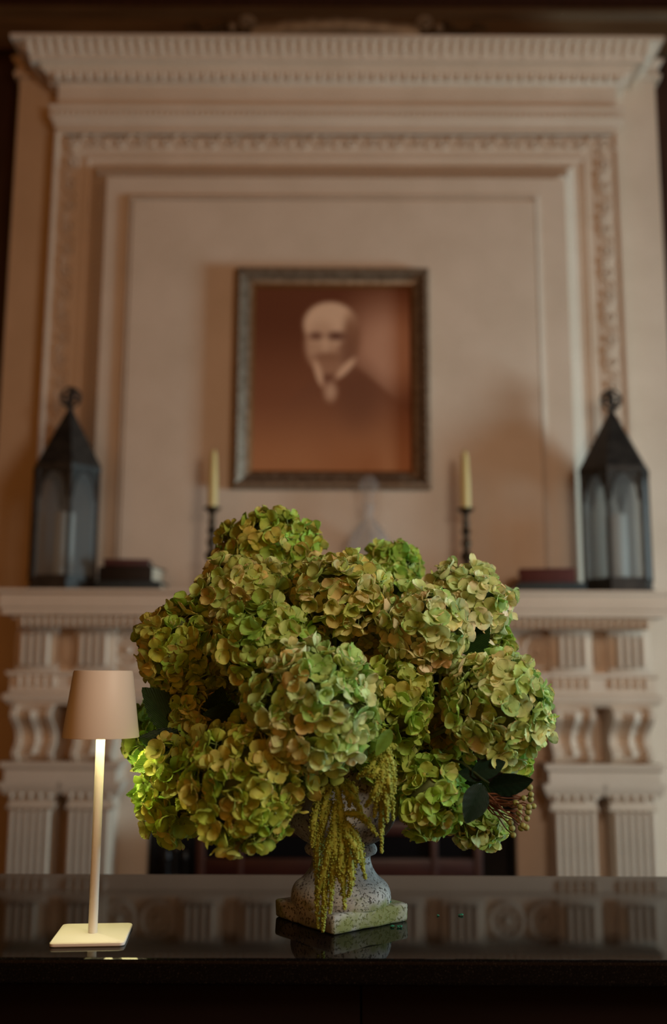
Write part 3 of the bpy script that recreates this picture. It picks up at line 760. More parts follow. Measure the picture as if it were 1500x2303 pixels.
# lanterns
def hexpts(r, rot, n=6): return [(r * math.sin(rot + k * PI / 3), -r * math.cos(rot + k * PI / 3)) for k in range(n)]
def lantern(px, pybase, Y, rot, label, clabel):
    p = at(px, pybase, Y); p.z = zsh
    lt = thing('lantern', p, label, 'lantern', 'gothic lanterns on the mantel shelf')
    k = Y / FPX * .99
    zE = zl(1058, Y) - zsh; zA = zl(920, Y) - zsh; zT_ = zl(878, Y) - zsh
    r = 80 * k; hp = hexpts(r, rot)
    up = lambda u, v, h: (u, v, h)
    b_ = MB().prism(hexpts(r * 1.06, rot), up, 0, .014); b_.prism(hexpts(r * .98, rot), up, .014, .05); b_.build('base', M['iron'], lt, smooth=None)
    top = MB().prism(hexpts(r * 1.03, rot), up, zE - .02, zE).build('eave_ring', M['iron'], lt, smooth=None)
    for (x, y) in hp:
        MB().tube([(x * .96, y * .96, .04), (x * .96, y * .96, zE)], .0075, 6).build('post', M['iron'], lt)
    for i in range(6):
        a = Vector(hp[i]) * .955; c_ = Vector(hp[(i + 1) % 6]) * .955
        def q(s_, z): w_ = a.lerp(c_, s_); return (w_.x, w_.y, z)
        g = MB(); g.add([q(.06, .05), q(.94, .05), q(.94, zE - .02), q(.06, zE - .02)], [(0, 1, 2, 3)]); g.build('pane', M['glass'], lt, smooth=None)
        ar = MB()
        zs_ = zE - .12; za_ = zE - .022
        L_ = [q(.08 + .42 * (t / 8) ** 1.7, zs_ + (za_ - zs_) * math.sin(t / 8 * PI / 2)) for t in range(9)]
        R_ = [q(.92 - .42 * (t / 8) ** 1.7, zs_ + (za_ - zs_) * math.sin(t / 8 * PI / 2)) for t in range(9)]
        ar.tube(L_, .0045, 6); ar.tube(R_, .0045, 6)
        # spandrel plates fill the corners over the arch
        ar.add([q(.06, zE - .02)] + L_, [(0, t + 1, t + 2) for t in range(8)])
        ar.add([q(.94, zE - .02)] + R_, [(0, t + 2, t + 1) for t in range(8)])
        ar.build('arch', M['iron'], lt)
    roof = MB(); rp = hexpts(r * 1.05, rot)
    for i in range(6):
        a = rp[i]; c_ = rp[(i + 1) % 6]
        t = .05
        roof = MB(); roof.add([(a[0], a[1], zE), (c_[0], c_[1], zE), (c_[0] * t, c_[1] * t, zA), (a[0] * t, a[1] * t, zA),
                               (a[0] * .93, a[1] * .93, zE), (c_[0] * .93, c_[1] * .93, zE), (c_[0] * t * .5, c_[1] * t * .5, zA - .01), (a[0] * t * .5, a[1] * t * .5, zA - .01)],
                              [(0, 1, 2, 3), (7, 6, 5, 4), (0, 4, 5, 1), (1, 5, 6, 2), (2, 6, 7, 3), (3, 7, 4, 0)])
        roof.build('roof_panel', M['iron'], lt, smooth=None)
    fin = MB(); zc_ = (zA + zT_) / 2 + .004; rr = (zT_ - zA) * .52
    for a in (0, PI / 3, 2 * PI / 3): fin.torus((0, 0, zc_), rr, .004, 18, 6, Matrix.Rotation(a, 3, 'Z') @ Matrix.Rotation(R(90), 3, 'X'))
    fin.torus((0, 0, zc_), rr, .004, 18, 6); fin.lathe([(.010, zA - .02), (.012, zA - .005), (.005, zA + .004), (.004, zc_), (.009, zc_ + .004), (.003, zT_ + .004)], 10)
    fin.build('finial', M['iron'], lt)
    cdl = thing('pillar_candle', (p.x, p.y, zsh + .052), clabel, 'candle', 'pillar candles inside the lanterns')
    MB().lathe([(.036, 0), (.037, .004), (.037, .225), (.033, .230), (.02, .226), (.004, .225)], 24).build('wax', M['wax'], cdl)
    MB().tube([(0, 0, .22), (.001, 0, .232), (.004, 0, .240)], .0012, 6).build('wick', M['book_black'], cdl)
    return lt
lantern(138, 1322, 3.53, R(22), 'dark iron gothic lantern at the left end of the mantel shelf', 'white pillar candle inside the left iron lantern')
lantern(1392, 1326, 3.53, R(-27), 'dark iron gothic lantern at the right end of the mantel shelf', 'white pillar candle inside the right iron lantern')

# candlesticks and tapers
def candlestick(px, Y, where):
    p = at(px, 1320, Y); p.z = zsh
    z = lambda py: zl(py, Y) - zsh
    label = 'dark turned metal candlestick on the mantel ' + where
    t = thing('candlestick', p, label, 'candlestick', 'candlesticks on the mantel shelf')
    MB().lathe([(.045, 0), (.046, .008), (.034, .018), (.016, .028), (.011, .04)], 20).build('foot', M['bronze'], t)
    h = z(1142)
    pr = [(.011, .04)]
    for k in range(1, 20):
        s_ = k / 20; pr.append((.0145 + .0045 * math.cos(s_ * 26) + .006 * math.exp(-((s_ - .45) / .07) ** 2), .04 + (h - .075 - .04) * s_))
    pr += [(.010, h - .07), (.015, h - .055), (.010, h - .04), (.013, h - .02), (.022, h - .012)]
    MB().lathe(pr, 18).build('shaft', M['bronze'], t)
    MB().lathe([(.012, h - .014), (.030, h - .008), (.033, h - .002), (.028, h), (.012, h - .002)], 18).build('drip_pan', M['bronze'], t)
    c = thing('taper_candle', p + Vector((0, 0, h)), 'yellow taper candle in the candlestick ' + where, 'candle', 'taper candles on the mantel shelf')
    hc = z(1012) - h
    MB().lathe([(.0185, 0), (.0175, hc * .5), (.012, hc * .93), (.006, hc * .985), (.002, hc)], 16).build('wax', M['taper'], c)
    MB().tube([(0, 0, hc - .002), (.001, 0, hc + .008)], .001, 5).build('wick', M['book_black'], c)
candlestick(473, 3.52, 'left of the portrait')
candlestick(1050, 3.52, 'right of the portrait')

# crystal decanter
p = at(830, 1320, 3.58); p.z = zsh
z = lambda py: zl(py, 3.58) - zsh
dc = thing('decanter', p, 'clear crystal decanter with a faceted stopper on the mantel shelf', 'decanter')
MB().lathe([(.05, 0), (.075, .006), (.080, .03), (.076, z(1215)), (.050, z(1190)), (.020, z(1168)), (.016, z(1150)), (.020, z(1142)), (.024, z(1136)), (.014, z(1136)), (.013, z(1165)), (.045, z(1192)), (.070, z(1218)), (.073, .03), (.04, .014)], 12).build('bottle', M['crystal'], dc, smooth=15)
MB().lathe([(.008, z(1150)), (.012, z(1137)), (.026, z(1130)), (.016, z(1122)), (.020, z(1112)), (.036, z(1096)), (.034, z(1084)), (.018, z(1072)), (.004, z(1067))], 8).build('stopper', M['crystal'], dc, smooth=10)

# books
def book(name, px0, px1, z0, z1, Y, dep, mat, label, group, spine='left', rz=0):
    x0, x1 = at(px0, 1300, Y).x, at(px1, 1300, Y).x
    bkt = thing(name, ((x0 + x1) / 2, Y + dep / 2, z0), label, 'book', group, rz)
    w_ = (x1 - x0) / 2; h = z1 - z0; ct = .004; d = dep / 2
    MB().box(-w_, w_, -d, d, 0, ct, .001).build('cover', mat, bkt); MB().box(-w_, w_, -d, d, h - ct, h, .001).build('cover', mat, bkt)
    if spine == 'front':
        MB().box(-w_, w_, -d - .002, -d + .006, 0, h, .002).build('spine', mat, bkt); MB().box(-w_ + .006, w_ - .006, -d + .005, d - .006, ct, h - ct).build('pages', M['paper'], bkt)
    else:
        MB().box(-w_ - .002, -w_ + .006, -d, d, 0, h, .002).build('spine', mat, bkt); MB().box(-w_ + .005, w_ - .005, -d + .006, d - .006, ct, h - ct).build('pages', M['paper'], bkt)
zpx = lambda py: zl(py, 3.56)
g = 'old books on the mantel shelf'
zz = [zsh, zsh + .030, zsh + .084, zsh + .108]
book('old_book', 212, 362, zz[0], zz[1], 3.44, .17, M['book_teal'], 'dark teal book at the bottom of the left stack', g, 'front')
book('old_book', 226, 352, zz[1], zz[2], 3.45, .16, M['book_black'], 'thick black book in the middle of the left stack', g, 'front', R(-9))
book('old_book', 228, 330, zz[2], zz[3], 3.45, .15, M['book_maroon'], 'maroon book on top of the left stack beside the lantern', g, 'front', R(5))
book('old_book', 1162, 1318, zz[0], zsh + .032, 3.44, .17, M['book_teal'], 'dark teal book under the red book beside the right lantern', g, 'front')
book('old_book', 1176, 1300, zsh + .032, zsh + .082, 3.45, .15, M['book_red'], 'oxblood red book on top of the right stack', g, 'front', R(-8))

# ================================================================== the counter
YT0, YT1 = 1.394, 1.962
ct = thing('counter', (0, (YT0 + YT1) / 2, 0), 'black polished granite counter carrying the lamp and the urn', 'counter')
CO = Vector(ct.location)
th = .034
mbx = MB()
er = .006
pr = [(YT0 + er - math.cos(a) * er, ZT - th + er + math.sin(a) * er) for a in [R(-90 + 22.5 * k) for k in range(5)]] + [(YT0 + er - math.cos(a) * er, ZT - er + math.sin(a) * er) for a in [R(18 * k) for k in range(6)]]
poly = pr + [(YT1 - .004, ZT), (YT1, ZT - .004), (YT1, ZT - th)]
mbx.prism(poly, lambda u, v, h: (h, u - CO.y, v), -1.9, 1.9)
mbx.build('granite_top', M['granite'], ct, smooth=5)
for k in range(4):
    MB().box(-1.85 + k * .925 + .001 + .04, -1.85 + (k + 1) * .925 - .001 + .04, YT0 + .035 - CO.y, YT0 + .06 - CO.y, 0, ZT - th, .002).build('front_panel', M['panel'], ct)
MB().box(-1.8, 1.8, YT0 + .06 - CO.y, YT1 - .05 - CO.y, 0, ZT - th).build('body', M['panel'], ct)

# ================================================================== table lamp
pL = on_table(208, 2107); pL.z = ZT
lp = thing('table_lamp', pL, 'sand-coloured cordless table lamp on a square base lit from under its shade', 'lamp')
# plate with rounded corners
def rrect(w_, d_, r_, n=6):
    out = []
    for cx_, cy_, a0 in ((w_ - r_, d_ - r_, 0), (-w_ + r_, d_ - r_, 90), (-w_ + r_, -d_ + r_, 180), (w_ - r_, -d_ + r_, 270)):
        for k in range(n + 1):
            a = R(a0 + 90 * k / n); out.append((cx_ + r_ * math.cos(a), cy_ + r_ * math.sin(a)))
    return out
mbx = MB(); sec = [(.050, .0), (.0512, .0012), (.0512, .0046), (.0500, .006)]
ring = []
for w_, h in sec: ring.append([(x, y, h) for x, y in rrect(w_, w_ * 1.07, .007)])
n_ = len(ring[0]); vs_ = [p_ for r_ in ring for p_ in r_]
fs_ = [(j * n_ + i, j * n_ + (i + 1) % n_, (j + 1) * n_ + (i + 1) % n_, (j + 1) * n_ + i) for j in range(len(ring) - 1) for i in range(n_)]
fs_ += [tuple(range(n_ - 1, -1, -1)), tuple((len(ring) - 1) * n_ + i for i in range(n_))]
mbx.add(vs_, fs_); o = mbx.build('base', M['lampmetal'], lp); o.rotation_euler.z = R(5)
HL = .376
MB().lathe([(.0066, .004), (.0066, HL - .04)], 24).build('pole', M['lampmetal'], lp)
shz0, shz1 = .279, HL
MB().lathe([(.0555, shz0), (.0560, shz0 + .001), (.0436, shz1 - .002), (.0426, shz1), (.0405, shz1 - .002), (.0405, shz1 - .007), (.0, shz1 - .007), (.0, shz1 - .012), (.0395, shz1 - .012), (.0530, shz0 + .001), (.0555, shz0)], 64, caps=False).build('shade', M['lampmetal'], lp, smooth=50)
MB().lathe([(.0, shz0 + .032), (.030, shz0 + .032), (.030, shz0 + .028), (.0, shz0 + .028)], 32, caps=False).build('led_diffuser', M['led'], lp)
ld = bpy.data.lights.new('lamp_light', 'AREA'); ld.shape = 'DISK'; ld.size = .058; ld.energy = .64; ld.color = (1, .87, .36)
lo_ = link('lamp_light', ld, lp, (0, 0, shz0 + .026))

# ================================================================== urn
UC = Vector((.014, 1.618, ZT))
urn = thing('urn', UC, 'weathered stone garden urn on a square plinth holding the hydrangeas', 'urn')
PH = .027
rot = R(38)
def weather(mbx, amt, sc):
    out = []
    for p_ in mbx.v:
        q = Vector(p_); n_ = noise.noise_vector(q * sc); out.append(tuple(q + n_ * amt))
    mbx.v = out; return mbx
bm = bmesh.new(); bmesh.ops.create_cube(bm, size=1)
for v in bm.verts: v.co = Vector((v.co.x * .148, v.co.y * .148, v.co.z * PH + PH / 2))
bmesh.ops.bevel(bm, geom=list(bm.edges), offset=.0045, segments=2, affect='EDGES', profile=.5)
bmesh.ops.subdivide_edges(bm, edges=[e for e in bm.edges if e.calc_length() > .02], cuts=9, use_grid_fill=True)
mbx = MB(); mbx.from_bm(bm, Matrix.Rotation(rot, 4, 'Z')); bm.free()
weather(mbx, .0016, 45)
for i, p_ in enumerate(mbx.v):
    if p_[2] < .002: mbx.v[i] = (p_[0], p_[1], max(0.0, p_[2]))
mbx.build('plinth', M['urn'], urn, smooth=60)
ku = 1.64 / FPX
zu = lambda py: zl(py, UC.y) - ZT
foot = [(104, PH - .002), (106, PH + .006), (104, PH + .016), (96, PH + .026), (80, PH + .036), (68, PH + .048), (63, PH + .060), (64, PH + .068), (74, PH + .071), (77, PH + .077), (73, PH + .083), (66, PH + .086)]
bowl = [(60, PH + .084), (84, PH + .092), (108, PH + .110), (122, PH + .134), (128, PH + .160), (127, PH + .185), (122, PH + .205), (126, PH + .212), (132, PH + .218), (130, PH + .226), (118, PH + .226), (112, PH + .20), (100, PH + .15)]
def smoothprof(pr, n=4):
    out = []
    for i in range(len(pr) - 1):
        p0_, p1_, p2_, p3_ = pr[max(i - 1, 0)], pr[i], pr[i + 1], pr[min(i + 2, len(pr) - 1)]
        for k in range(n):
            t = k / n
            out.append(tuple(.5 * (2 * p1_[c] + (p2_[c] - p0_[c]) * t + (2 * p0_[c] - 5 * p1_[c] + 4 * p2_[c] - p3_[c]) * t * t + (3 * p1_[c] - p0_[c] - 3 * p2_[c] + p3_[c]) * t ** 3) for c in (0, 1)))
    out.append(pr[-1]); return out
weather(MB().lathe([(r * ku, z_) for r, z_ in smoothprof(foot)], 64), .0012, 40).build('foot', M['urn'], urn, smooth=60)
weather(MB().lathe([(r * ku, z_) for r, z_ in smoothprof(bowl)], 72), .0012, 40).build('bowl', M['urn'], urn, smooth=60)
MOUTH = UC + Vector((0, 0, PH + .205))

# ================================================================== hydrangeas
def petal_mesh(L_, W_, cup, curl, wav, seed, notch=.0):
    rnd = random.Random(seed); nu_, nv_ = 8, 8; vs_ = []; uvs = []; fs_ = []
    ph_ = rnd.random() * 6
    for j in range(nv_ + 1):
        v = 1 - (1 - j / nv_) ** 1.7
        for i in range(nu_ + 1):
            u = i / nu_ * 2 - 1
            wf = math.sin(PI * max(.004, min(.998, v)) ** .85) ** .5 * (.45 + .55 * v ** .6)
            y = u * W_ / 2 * wf
            edge = 1 - .04 * u * u * v - notch * math.exp(-(u / .25) ** 2) * v ** 3
            x = .0012 + L_ * v * edge
            rough_ = .02 * math.sin(9 * u + ph_) * v * L_
            x += rough_
            rr = abs(u) * wf
            zz_ = cup * L_ * rr ** 2 + curl * L_ * v ** 2 + wav * L_ * math.sin(5 * u + ph_) * v ** 1.5 + .06 * L_ * math.sin(3 * v * PI + ph_) * .4
            vs_.append((x, y, zz_)); uvs.append((u * wf, v))
    for j in range(nv_):
        for i in range(nu_):
            a = j * (nu_ + 1) + i; fs_.append((a, a + 1, a + nu_ + 2, a + nu_ + 1))
    return vs_, fs_, uvs
def uvmesh(name, vs_, fs_, uvs, mat):
    me = bpy.data.meshes.new(name); me.from_pydata(vs_, [], fs_); uvl = me.uv_layers.new(name='UVMap')
    li = np.empty(len(me.loops), np.int32); me.loops.foreach_get('vertex_index', li)
    uvl.data.foreach_set('uv', np.array(uvs, np.float32)[li].ravel())
    me.polygons.foreach_set('use_smooth', [True] * len(me.polygons)); me.materials.append(mat); return me
PET = []; PSPEC = []
for k, (cu, cr, wv, nt_) in enumerate([(.15, .15, .03, 0), (.28, .28, .03, .0), (-.15, -.12, .05, .03), (.38, .45, .03, 0), (.10, -.20, .06, .03), (.22, .35, .06, .0), (-.22, .10, .06, 0), (.42, .15, .04, .0)]):
    a_ = petal_mesh(.0192, .0262, cu, cr, wv, k, nt_); PSPEC.append(a_)
    PET.append(uvmesh('petal', *a_, M['petal']))
ctr = MB(); ctr.ball((0, 0, .0015), .0021, 1); ctr.tube([(0, 0, 0), (.001, 0, -.012), (0, .001, -.024)], .0009, 5)
CTR = ctr.mesh('floret', M['stem'])
# back florets, one mesh with four petals (never seen from the front)
BACK = []
for k in range(3):
    vs_, fs_, uvs = [], [], []
    for j in range(4):
        v0, f0, u0 = PSPEC[(k * 2 + j) % 8]; Rm = Matrix.Rotation(j * PI / 2, 3, 'Z'); b0 = len(vs_)
        vs_ += [tuple(Rm @ Vector(p_)) for p_ in v0]; uvs += u0; fs_ += [tuple(i + b0 for i in f) for f in f0]
    BACK.append(uvmesh('floret', vs_, fs_, uvs, M['petal']))
PAL = {
    'olive':  [(.36, .40, .055), (.44, .40, .075), (.30, .40, .05), (.50, .42, .10)],
    'amber':  [(.56, .47, .16), (.50, .46, .13), (.44, .46, .11), (.60, .50, .20), (.40, .47, .12)],
    'green':  [(.34, .46, .08), (.42, .50, .12), (.30, .42, .07), (.46, .46, .12)],
    'pale':   [(.60, .58, .27), (.52, .57, .24), (.64, .58, .30), (.46, .53, .18), (.58, .52, .22)],
    'sage':   [(.48, .56, .22), (.42, .52, .17), (.56, .58, .27), (.36, .48, .13), (.56, .51, .21)],
}
CAMP = Vector((0, 0, ZC))
protoP = [link('petal', me) for me in PET]; protoF = link('floret', CTR); protoB = [link('floret', me) for me in BACK]
for o_ in protoP + [protoF] + protoB: col.objects.unlink(o_)
def bloom(px, py, rx, ry, Y, pal, label, seed, flat=.9):
    rnd = random.Random(seed)
    c = at(px, py, Y); dep = c.y / math.cos(PITCH) * .995
    a_, b_ = rx * 1.05 * dep / FPX, ry * 1.05 * dep / FPX; rm = (a_ + b_) / 2
    t = thing('hydrangea_bloom', c, label, 'flower', 'hydrangea heads in the urn')
    ax = (c - MOUTH); axn = ax.normalized()
    tocam = (CAMP - c).normalized()
    md = MOUTH - c
    # stem from the head into the urn
    MB().tube([Vector((0, 0, 0)), md * .45 + Vector((0, 0, -.01)), md * .98 + Vector((rnd.uniform(-.02, .02), rnd.uniform(-.02, .02), -.02))], [.004, .0035, .0035], 8).build('stem', M['stem'], t)
    MB().ball((0, 0, 0), 1, 3, (a_ * .72, rm * .72, b_ * .72)).build('pedicels', M['core'], t)
    N_ = int(21500 * rm * rm) + 10
    cols = [(min(.85, a * 1.16), min(.85, b * 1.46), c * 1.6) for a, b, c in PAL[pal]]
    ga = PI * (3 - math.sqrt(5))
    for layer, (nn, rs) in enumerate(((N_, 1.0), (int(N_ * .35), .86))):
        for k in range(nn):
            z_ = 1 - 2 * (k + .5) / nn; rr = math.sqrt(1 - z_ * z_); th_ = k * ga + layer * 1.3
            d = Vector((rr * math.cos(th_), rr * math.sin(th_), z_)) + Vector([rnd.uniform(-.13, .13) for _ in range(3)]); d.normalize()
            if d.dot(-axn) > .80: continue            # the stalk side
            s_ = rs * rnd.uniform(.88, 1.03) * (1 + .22 * noise.noise(d * 1.7 + Vector((seed * 3.1, 0, 0))))
            pos = Vector((d.x * (a_ - .012) * s_, d.y * (rm - .012) * s_, d.z * (b_ - .012) * s_))
            nrm = Vector((d.x / a_, d.y / rm, d.z / b_)).normalized() + Vector([rnd.uniform(-.52, .52) for _ in range(3)]) * (1.15 if layer == 0 else 1.5)
            nrm.normalize()
            q = nrm.to_track_quat('Z', 'Y'); sc = rnd.uniform(.74, 1.14)
            mat = TR(pos) @ q.to_matrix().to_4x4() @ Matrix.Rotation(rnd.uniform(0, PI), 4, 'Z') @ Matrix.Scale(sc, 4)
            cc = rnd.choice(cols); vv = rnd.uniform(.78, 1.14); cc = tuple(min(.8, x * vv) for x in cc)
            if rnd.random() < .35: cc = (cc[0] * 1.06, cc[1] * .88, cc[2] * .75)
            if d.dot(tocam) < -.30:
                o_ = rnd.choice(protoB).copy(); col.objects.link(o_); o_.parent = t; o_.matrix_basis = mat; o_.color = (*cc, 1); continue
            f_ = protoF.copy(); col.objects.link(f_); f_.parent = t; f_.matrix_basis = mat
            openv = rnd.choice((rnd.uniform(-.1, .35), rnd.uniform(.2, .85)))
            for j in range(4):
                o_ = rnd.choice(protoP).copy(); col.objects.link(o_); o_.parent = f_
                o_.matrix_basis = TR((0, 0, .0006 * (j % 2))) @ Matrix.Rotation(j * PI / 2 + rnd.uniform(-.12, .12), 4, 'Z') @ Matrix.Rotation(-openv + rnd.uniform(-.15, .15), 4, 'Y') @ Matrix.Rotation(rnd.uniform(-.2, .2), 4, 'X') @ Matrix.Scale(rnd.uniform(.88, 1.1), 4)
                k2 = rnd.uniform(.9, 1.1); o_.color = (cc[0] * k2, cc[1] * rnd.uniform(.94, 1.06), cc[2] * k2, 1)
    return t
BL = [
 (608, 1252, 122, 104, 1.70, 'olive', 'topmost olive hydrangea head standing highest in the bouquet'),
 (880, 1288, 74, 72, 1.76, 'green', 'small green hydrangea head peeking out at the top right back'),
 (543, 1338, 108, 92, 1.58, 'amber', 'amber-green hydrangea head just below the topmost one'),
 (772, 1342, 116, 96, 1.52, 'amber', 'amber hydrangea head at the upper middle of the bouquet'),
 (1050, 1362, 104, 98, 1.62, 'pale', 'pale hydrangea head at the upper right corner of the bouquet'),
 (953, 1415, 102, 98, 1.50, 'pale', 'cream-green hydrangea head overlapping the upper right corner one'),
 (588, 1445, 108, 100, 1.48, 'green', 'green hydrangea head left of the middle in the second row'),
 (400, 1455, 86, 104, 1.57, 'olive', 'olive hydrangea head with pink edges above the lamp shade'),
 (708, 1592, 144, 148, 1.42, 'sage', 'large sage hydrangea head at the front centre of the bouquet'),
 (893, 1580, 84, 105, 1.50, 'green', 'green hydrangea head between the front centre and far right heads'),
 (1112, 1588, 124, 128, 1.50, 'sage', 'large pale sage hydrangea head at the far right'),
 (402, 1768, 88, 122, 1.53, 'olive', 'lamp-lit yellow hydrangea head at the lower left edge'),
 (550, 1758, 138, 138, 1.43, 'olive', 'large olive hydrangea head at the lower left front'),
 (965, 1785, 78, 92, 1.50, 'green', 'green hydrangea head hanging right of the urn bowl'),
 (322, 1655, 36, 78, 1.64, 'green', 'small hydrangea head half hidden behind the lamp shade'),
 (450, 1605, 88, 66, 1.56, 'olive', 'shaded hydrangea head deep behind the lower left front one'),
 (1075, 1855, 66, 50, 1.58, 'sage', 'small low hydrangea head behind the berry twigs'),
 (862, 1690, 76, 70, 1.53, 'green', 'hydrangea head behind the shorter hanging amaranth'),
 (1158, 1715, 34, 34, 1.62, 'green', 'little green hydrangea head behind the glossy dark leaf'),
 (1105, 1445, 48, 44, 1.64, 'green', 'little hydrangea head tucked under the upper right corner one'),
 (690, 1440, 84, 70, 1.60, 'olive', 'hidden hydrangea head deep in the gap at the bouquet centre'),
 (825, 1470, 70, 60, 1.58, 'amber', 'shaded amber hydrangea head in the gap under the upper middle one'),
 (612, 1535, 80, 72, 1.50, 'amber', 'amber hydrangea head peeking out left of the front centre one'),
 (485, 1530, 78, 70, 1.58, 'olive', 'shaded hydrangea head in the gap beside the pink-edged one'),
 (1005, 1545, 76, 80, 1.58, 'amber', 'amber hydrangea head tucked in left of the far right one'),
 (985, 1670, 80, 66, 1.60, 'olive', 'shaded hydrangea head above the one hanging right of the urn'),
 (640, 1690, 86, 80, 1.54, 'olive', 'shaded hydrangea head between the lower left and front centre heads'),
 (700, 1330, 74, 70, 1.66, 'amber', 'amber hydrangea head filling in below the topmost one at right'),
]
BO = [bloom(*a[:7], 100 + i) for i, a in enumerate(BL)]

# leaves (parts of the nearest head's stem)
def leaf(parent, base, tip, Yb, Yt, w_px, colr, mat='leaf', serr=.06, fold=.18, droop=.12, roll=0.0, label=None):
    A = at(*base, Yb); B_ = at(*tip, Yt); ax = B_ - A; L_ = ax.length; ax = ax.normalized()
    Wd_ = w_px * ((Yb + Yt) / 2) / FPX
    view = (CAMP - A).normalized(); nrm = (view - ax * view.dot(ax)).normalized(); nrm = Matrix.Rotation(roll, 3, ax) @ nrm
    sd = ax.cross(nrm)
    nu_, nv_ = 8, 26; vs_, fs_, uvs = [], [], []
    O_ = parent.location
    for j in range(nv_ + 1):
        v = j / nv_; wf = math.sin(PI * v ** .85) ** .8 * (1 + serr * (1 if j % 2 else -1)) if 0 < j < nv_ else .0
        for i in range(nu_ + 1):
            u = i / nu_ * 2 - 1
            p_ = A + ax * (L_ * v) + sd * (u * Wd_ / 2 * wf) + nrm * (fold * Wd_ * abs(u) ** 1.3 * wf - droop * L_ * (v - .4) ** 2 + .012 * L_ * math.sin(v * 40 - abs(u) * 8) * (abs(u)))
            vs_.append(tuple(p_ - O_)); uvs.append((u * wf, v))
    for j in range(nv_):
        for i in range(nu_):
            a = j * (nu_ + 1) + i; fs_.append((a, a + 1, a + nu_ + 2, a + nu_ + 1))
    o_ = link('leaf', uvmesh('leaf', vs_, fs_, uvs, M[mat]), parent); o_.color = (*colr, 1)
    if label: o_['label'] = label
    return o_
DG, MG, BG_ = (.018, .045, .008), (.06, .12, .018), (.20, .38, .05)
leaf(BO[7], (400, 1650), (322, 1545), 1.53, 1.51, 84, DG, roll=.5)
leaf(BO[14], (420, 1665), (312, 1660), 1.52, 1.49, 60, DG, roll=-.3)
leaf(BO[14], (395, 1690), (298, 1733), 1.51, 1.49, 56, BG_, roll=.3)
leaf(BO[11], (345, 1778), (284, 1788), 1.53, 1.50, 34, BG_, serr=.01)
leaf(BO[15], (525, 1655), (558, 1545), 1.50, 1.47, 58, MG, roll=.9, serr=.1)
leaf(BO[15], (560, 1610), (455, 1604), 1.49, 1.48, 46, DG, roll=.4)
leaf(BO[15], (470, 1640), (500, 1545), 1.53, 1.50, 60, DG)
leaf(BO[19], (1040, 1470), (1100, 1405), 1.58, 1.56, 66, DG)
leaf(BO[20], (760, 1470), (840, 1430), 1.58, 1.55, 60, DG)
leaf(BO[20], (640, 1500), (700, 1430), 1.56, 1.55, 60, DG)
leaf(BO[17], (760, 1720), (700, 1790), 1.52, 1.50, 60, DG)
leaf(BO[17], (880, 1640), (845, 1700), 1.40, 1.38, 30, BG_, serr=.02)
leaf(BO[9], (1000, 1560), (960, 1520), 1.54, 1.53, 50, DG)
leaf(BO[16], (1030, 1700), (1090, 1850), 1.56, 1.60, 80, DG)
leaf(BO[13], (930, 1700), (1010, 1740), 1.55, 1.54, 60, DG)

# glossy dark sprig with three leaves
sp0 = at(1040, 1715, 1.47)
sg = thing('leaf_sprig', sp0, 'dark glossy leaf sprig of three leaves at the right of the bouquet', 'leaves')
md = MOUTH - sp0
MB().tube([md, md * .5 + Vector((0, -.01, .02)), Vector((0, 0, 0)), at(1085, 1752, 1.44) - sp0, at(1110, 1768, 1.43) - sp0], [.0022, .0022, .002, .0016, .0012], 8).build('stem', M['darkstem'], sg)
GD = (.006, .020, .012)
leaf(sg, (1098, 1770), (1199, 1755), 1.43, 1.40, 50, GD, 'gloss_leaf', serr=0, fold=.10, roll=.25)
leaf(sg, (1060, 1745), (1137, 1712), 1.45, 1.45, 46, GD, 'gloss_leaf', serr=0, fold=.10, roll=-.3)
leaf(sg, (1085, 1762), (1048, 1852), 1.43, 1.41, 58, GD, 'gloss_leaf', serr=0, fold=.10, roll=-.2)
leaf(sg, (1090, 1750), (1030, 1735), 1.45, 1.46, 34, GD, 'gloss_leaf', serr=0, fold=.10, roll=.4)

# berry twigs
b0 = at(1065, 1790, 1.50)
bs = thing('berry_sprig', b0, 'sprig of thin red twigs tipped with round olive berries', 'berries')
md = MOUTH - b0
MB().tube([md, md * .5 + Vector((0, 0, -.01)), Vector((0, 0, 0)), at(1090, 1795, 1.49) - b0], [.0025, .0025, .002, .0015], 6).build('stem', M['twig'], bs)
berries = [(1191, 1771), (1194, 1787), (1178, 1795), (1193, 1798), (1170, 1815), (1189, 1815), (1200, 1813), (1167, 1828), (1188, 1826), (1166, 1843), (1185, 1841), (1176, 1857), (1183, 1861), (1151, 1863), (1154, 1878), (1172, 1862), (1160, 1806), (1148, 1850)]
rnd = random.Random(5)
bme = MB().ball((0, 0, 0), .0046, 2).mesh('berry', M['berry'])
for (bx_, by_) in berries:
    Yb = 1.46 + rnd.uniform(-.02, .03)
    e_ = at(bx_, by_, Yb) - b0; s_ = at(1085 + rnd.uniform(-12, 12), 1792 + rnd.uniform(-10, 16), 1.49) - b0
    mid = s_.lerp(e_, .5) + Vector((rnd.uniform(-.004, .004), rnd.uniform(-.006, .006), rnd.uniform(-.005, .005)))
    mid2 = s_.lerp(e_, .78) + Vector((rnd.uniform(-.003, .003), 0, rnd.uniform(-.004, .004)))
    tw = MB().tube([s_, mid, mid2, e_], [.0014, .0011, .001, .0009], 6).build('twig', M['twig'], bs)
    link('berry', bme, bs, e_).scale = (rnd.uniform(.9, 1.12),) * 3

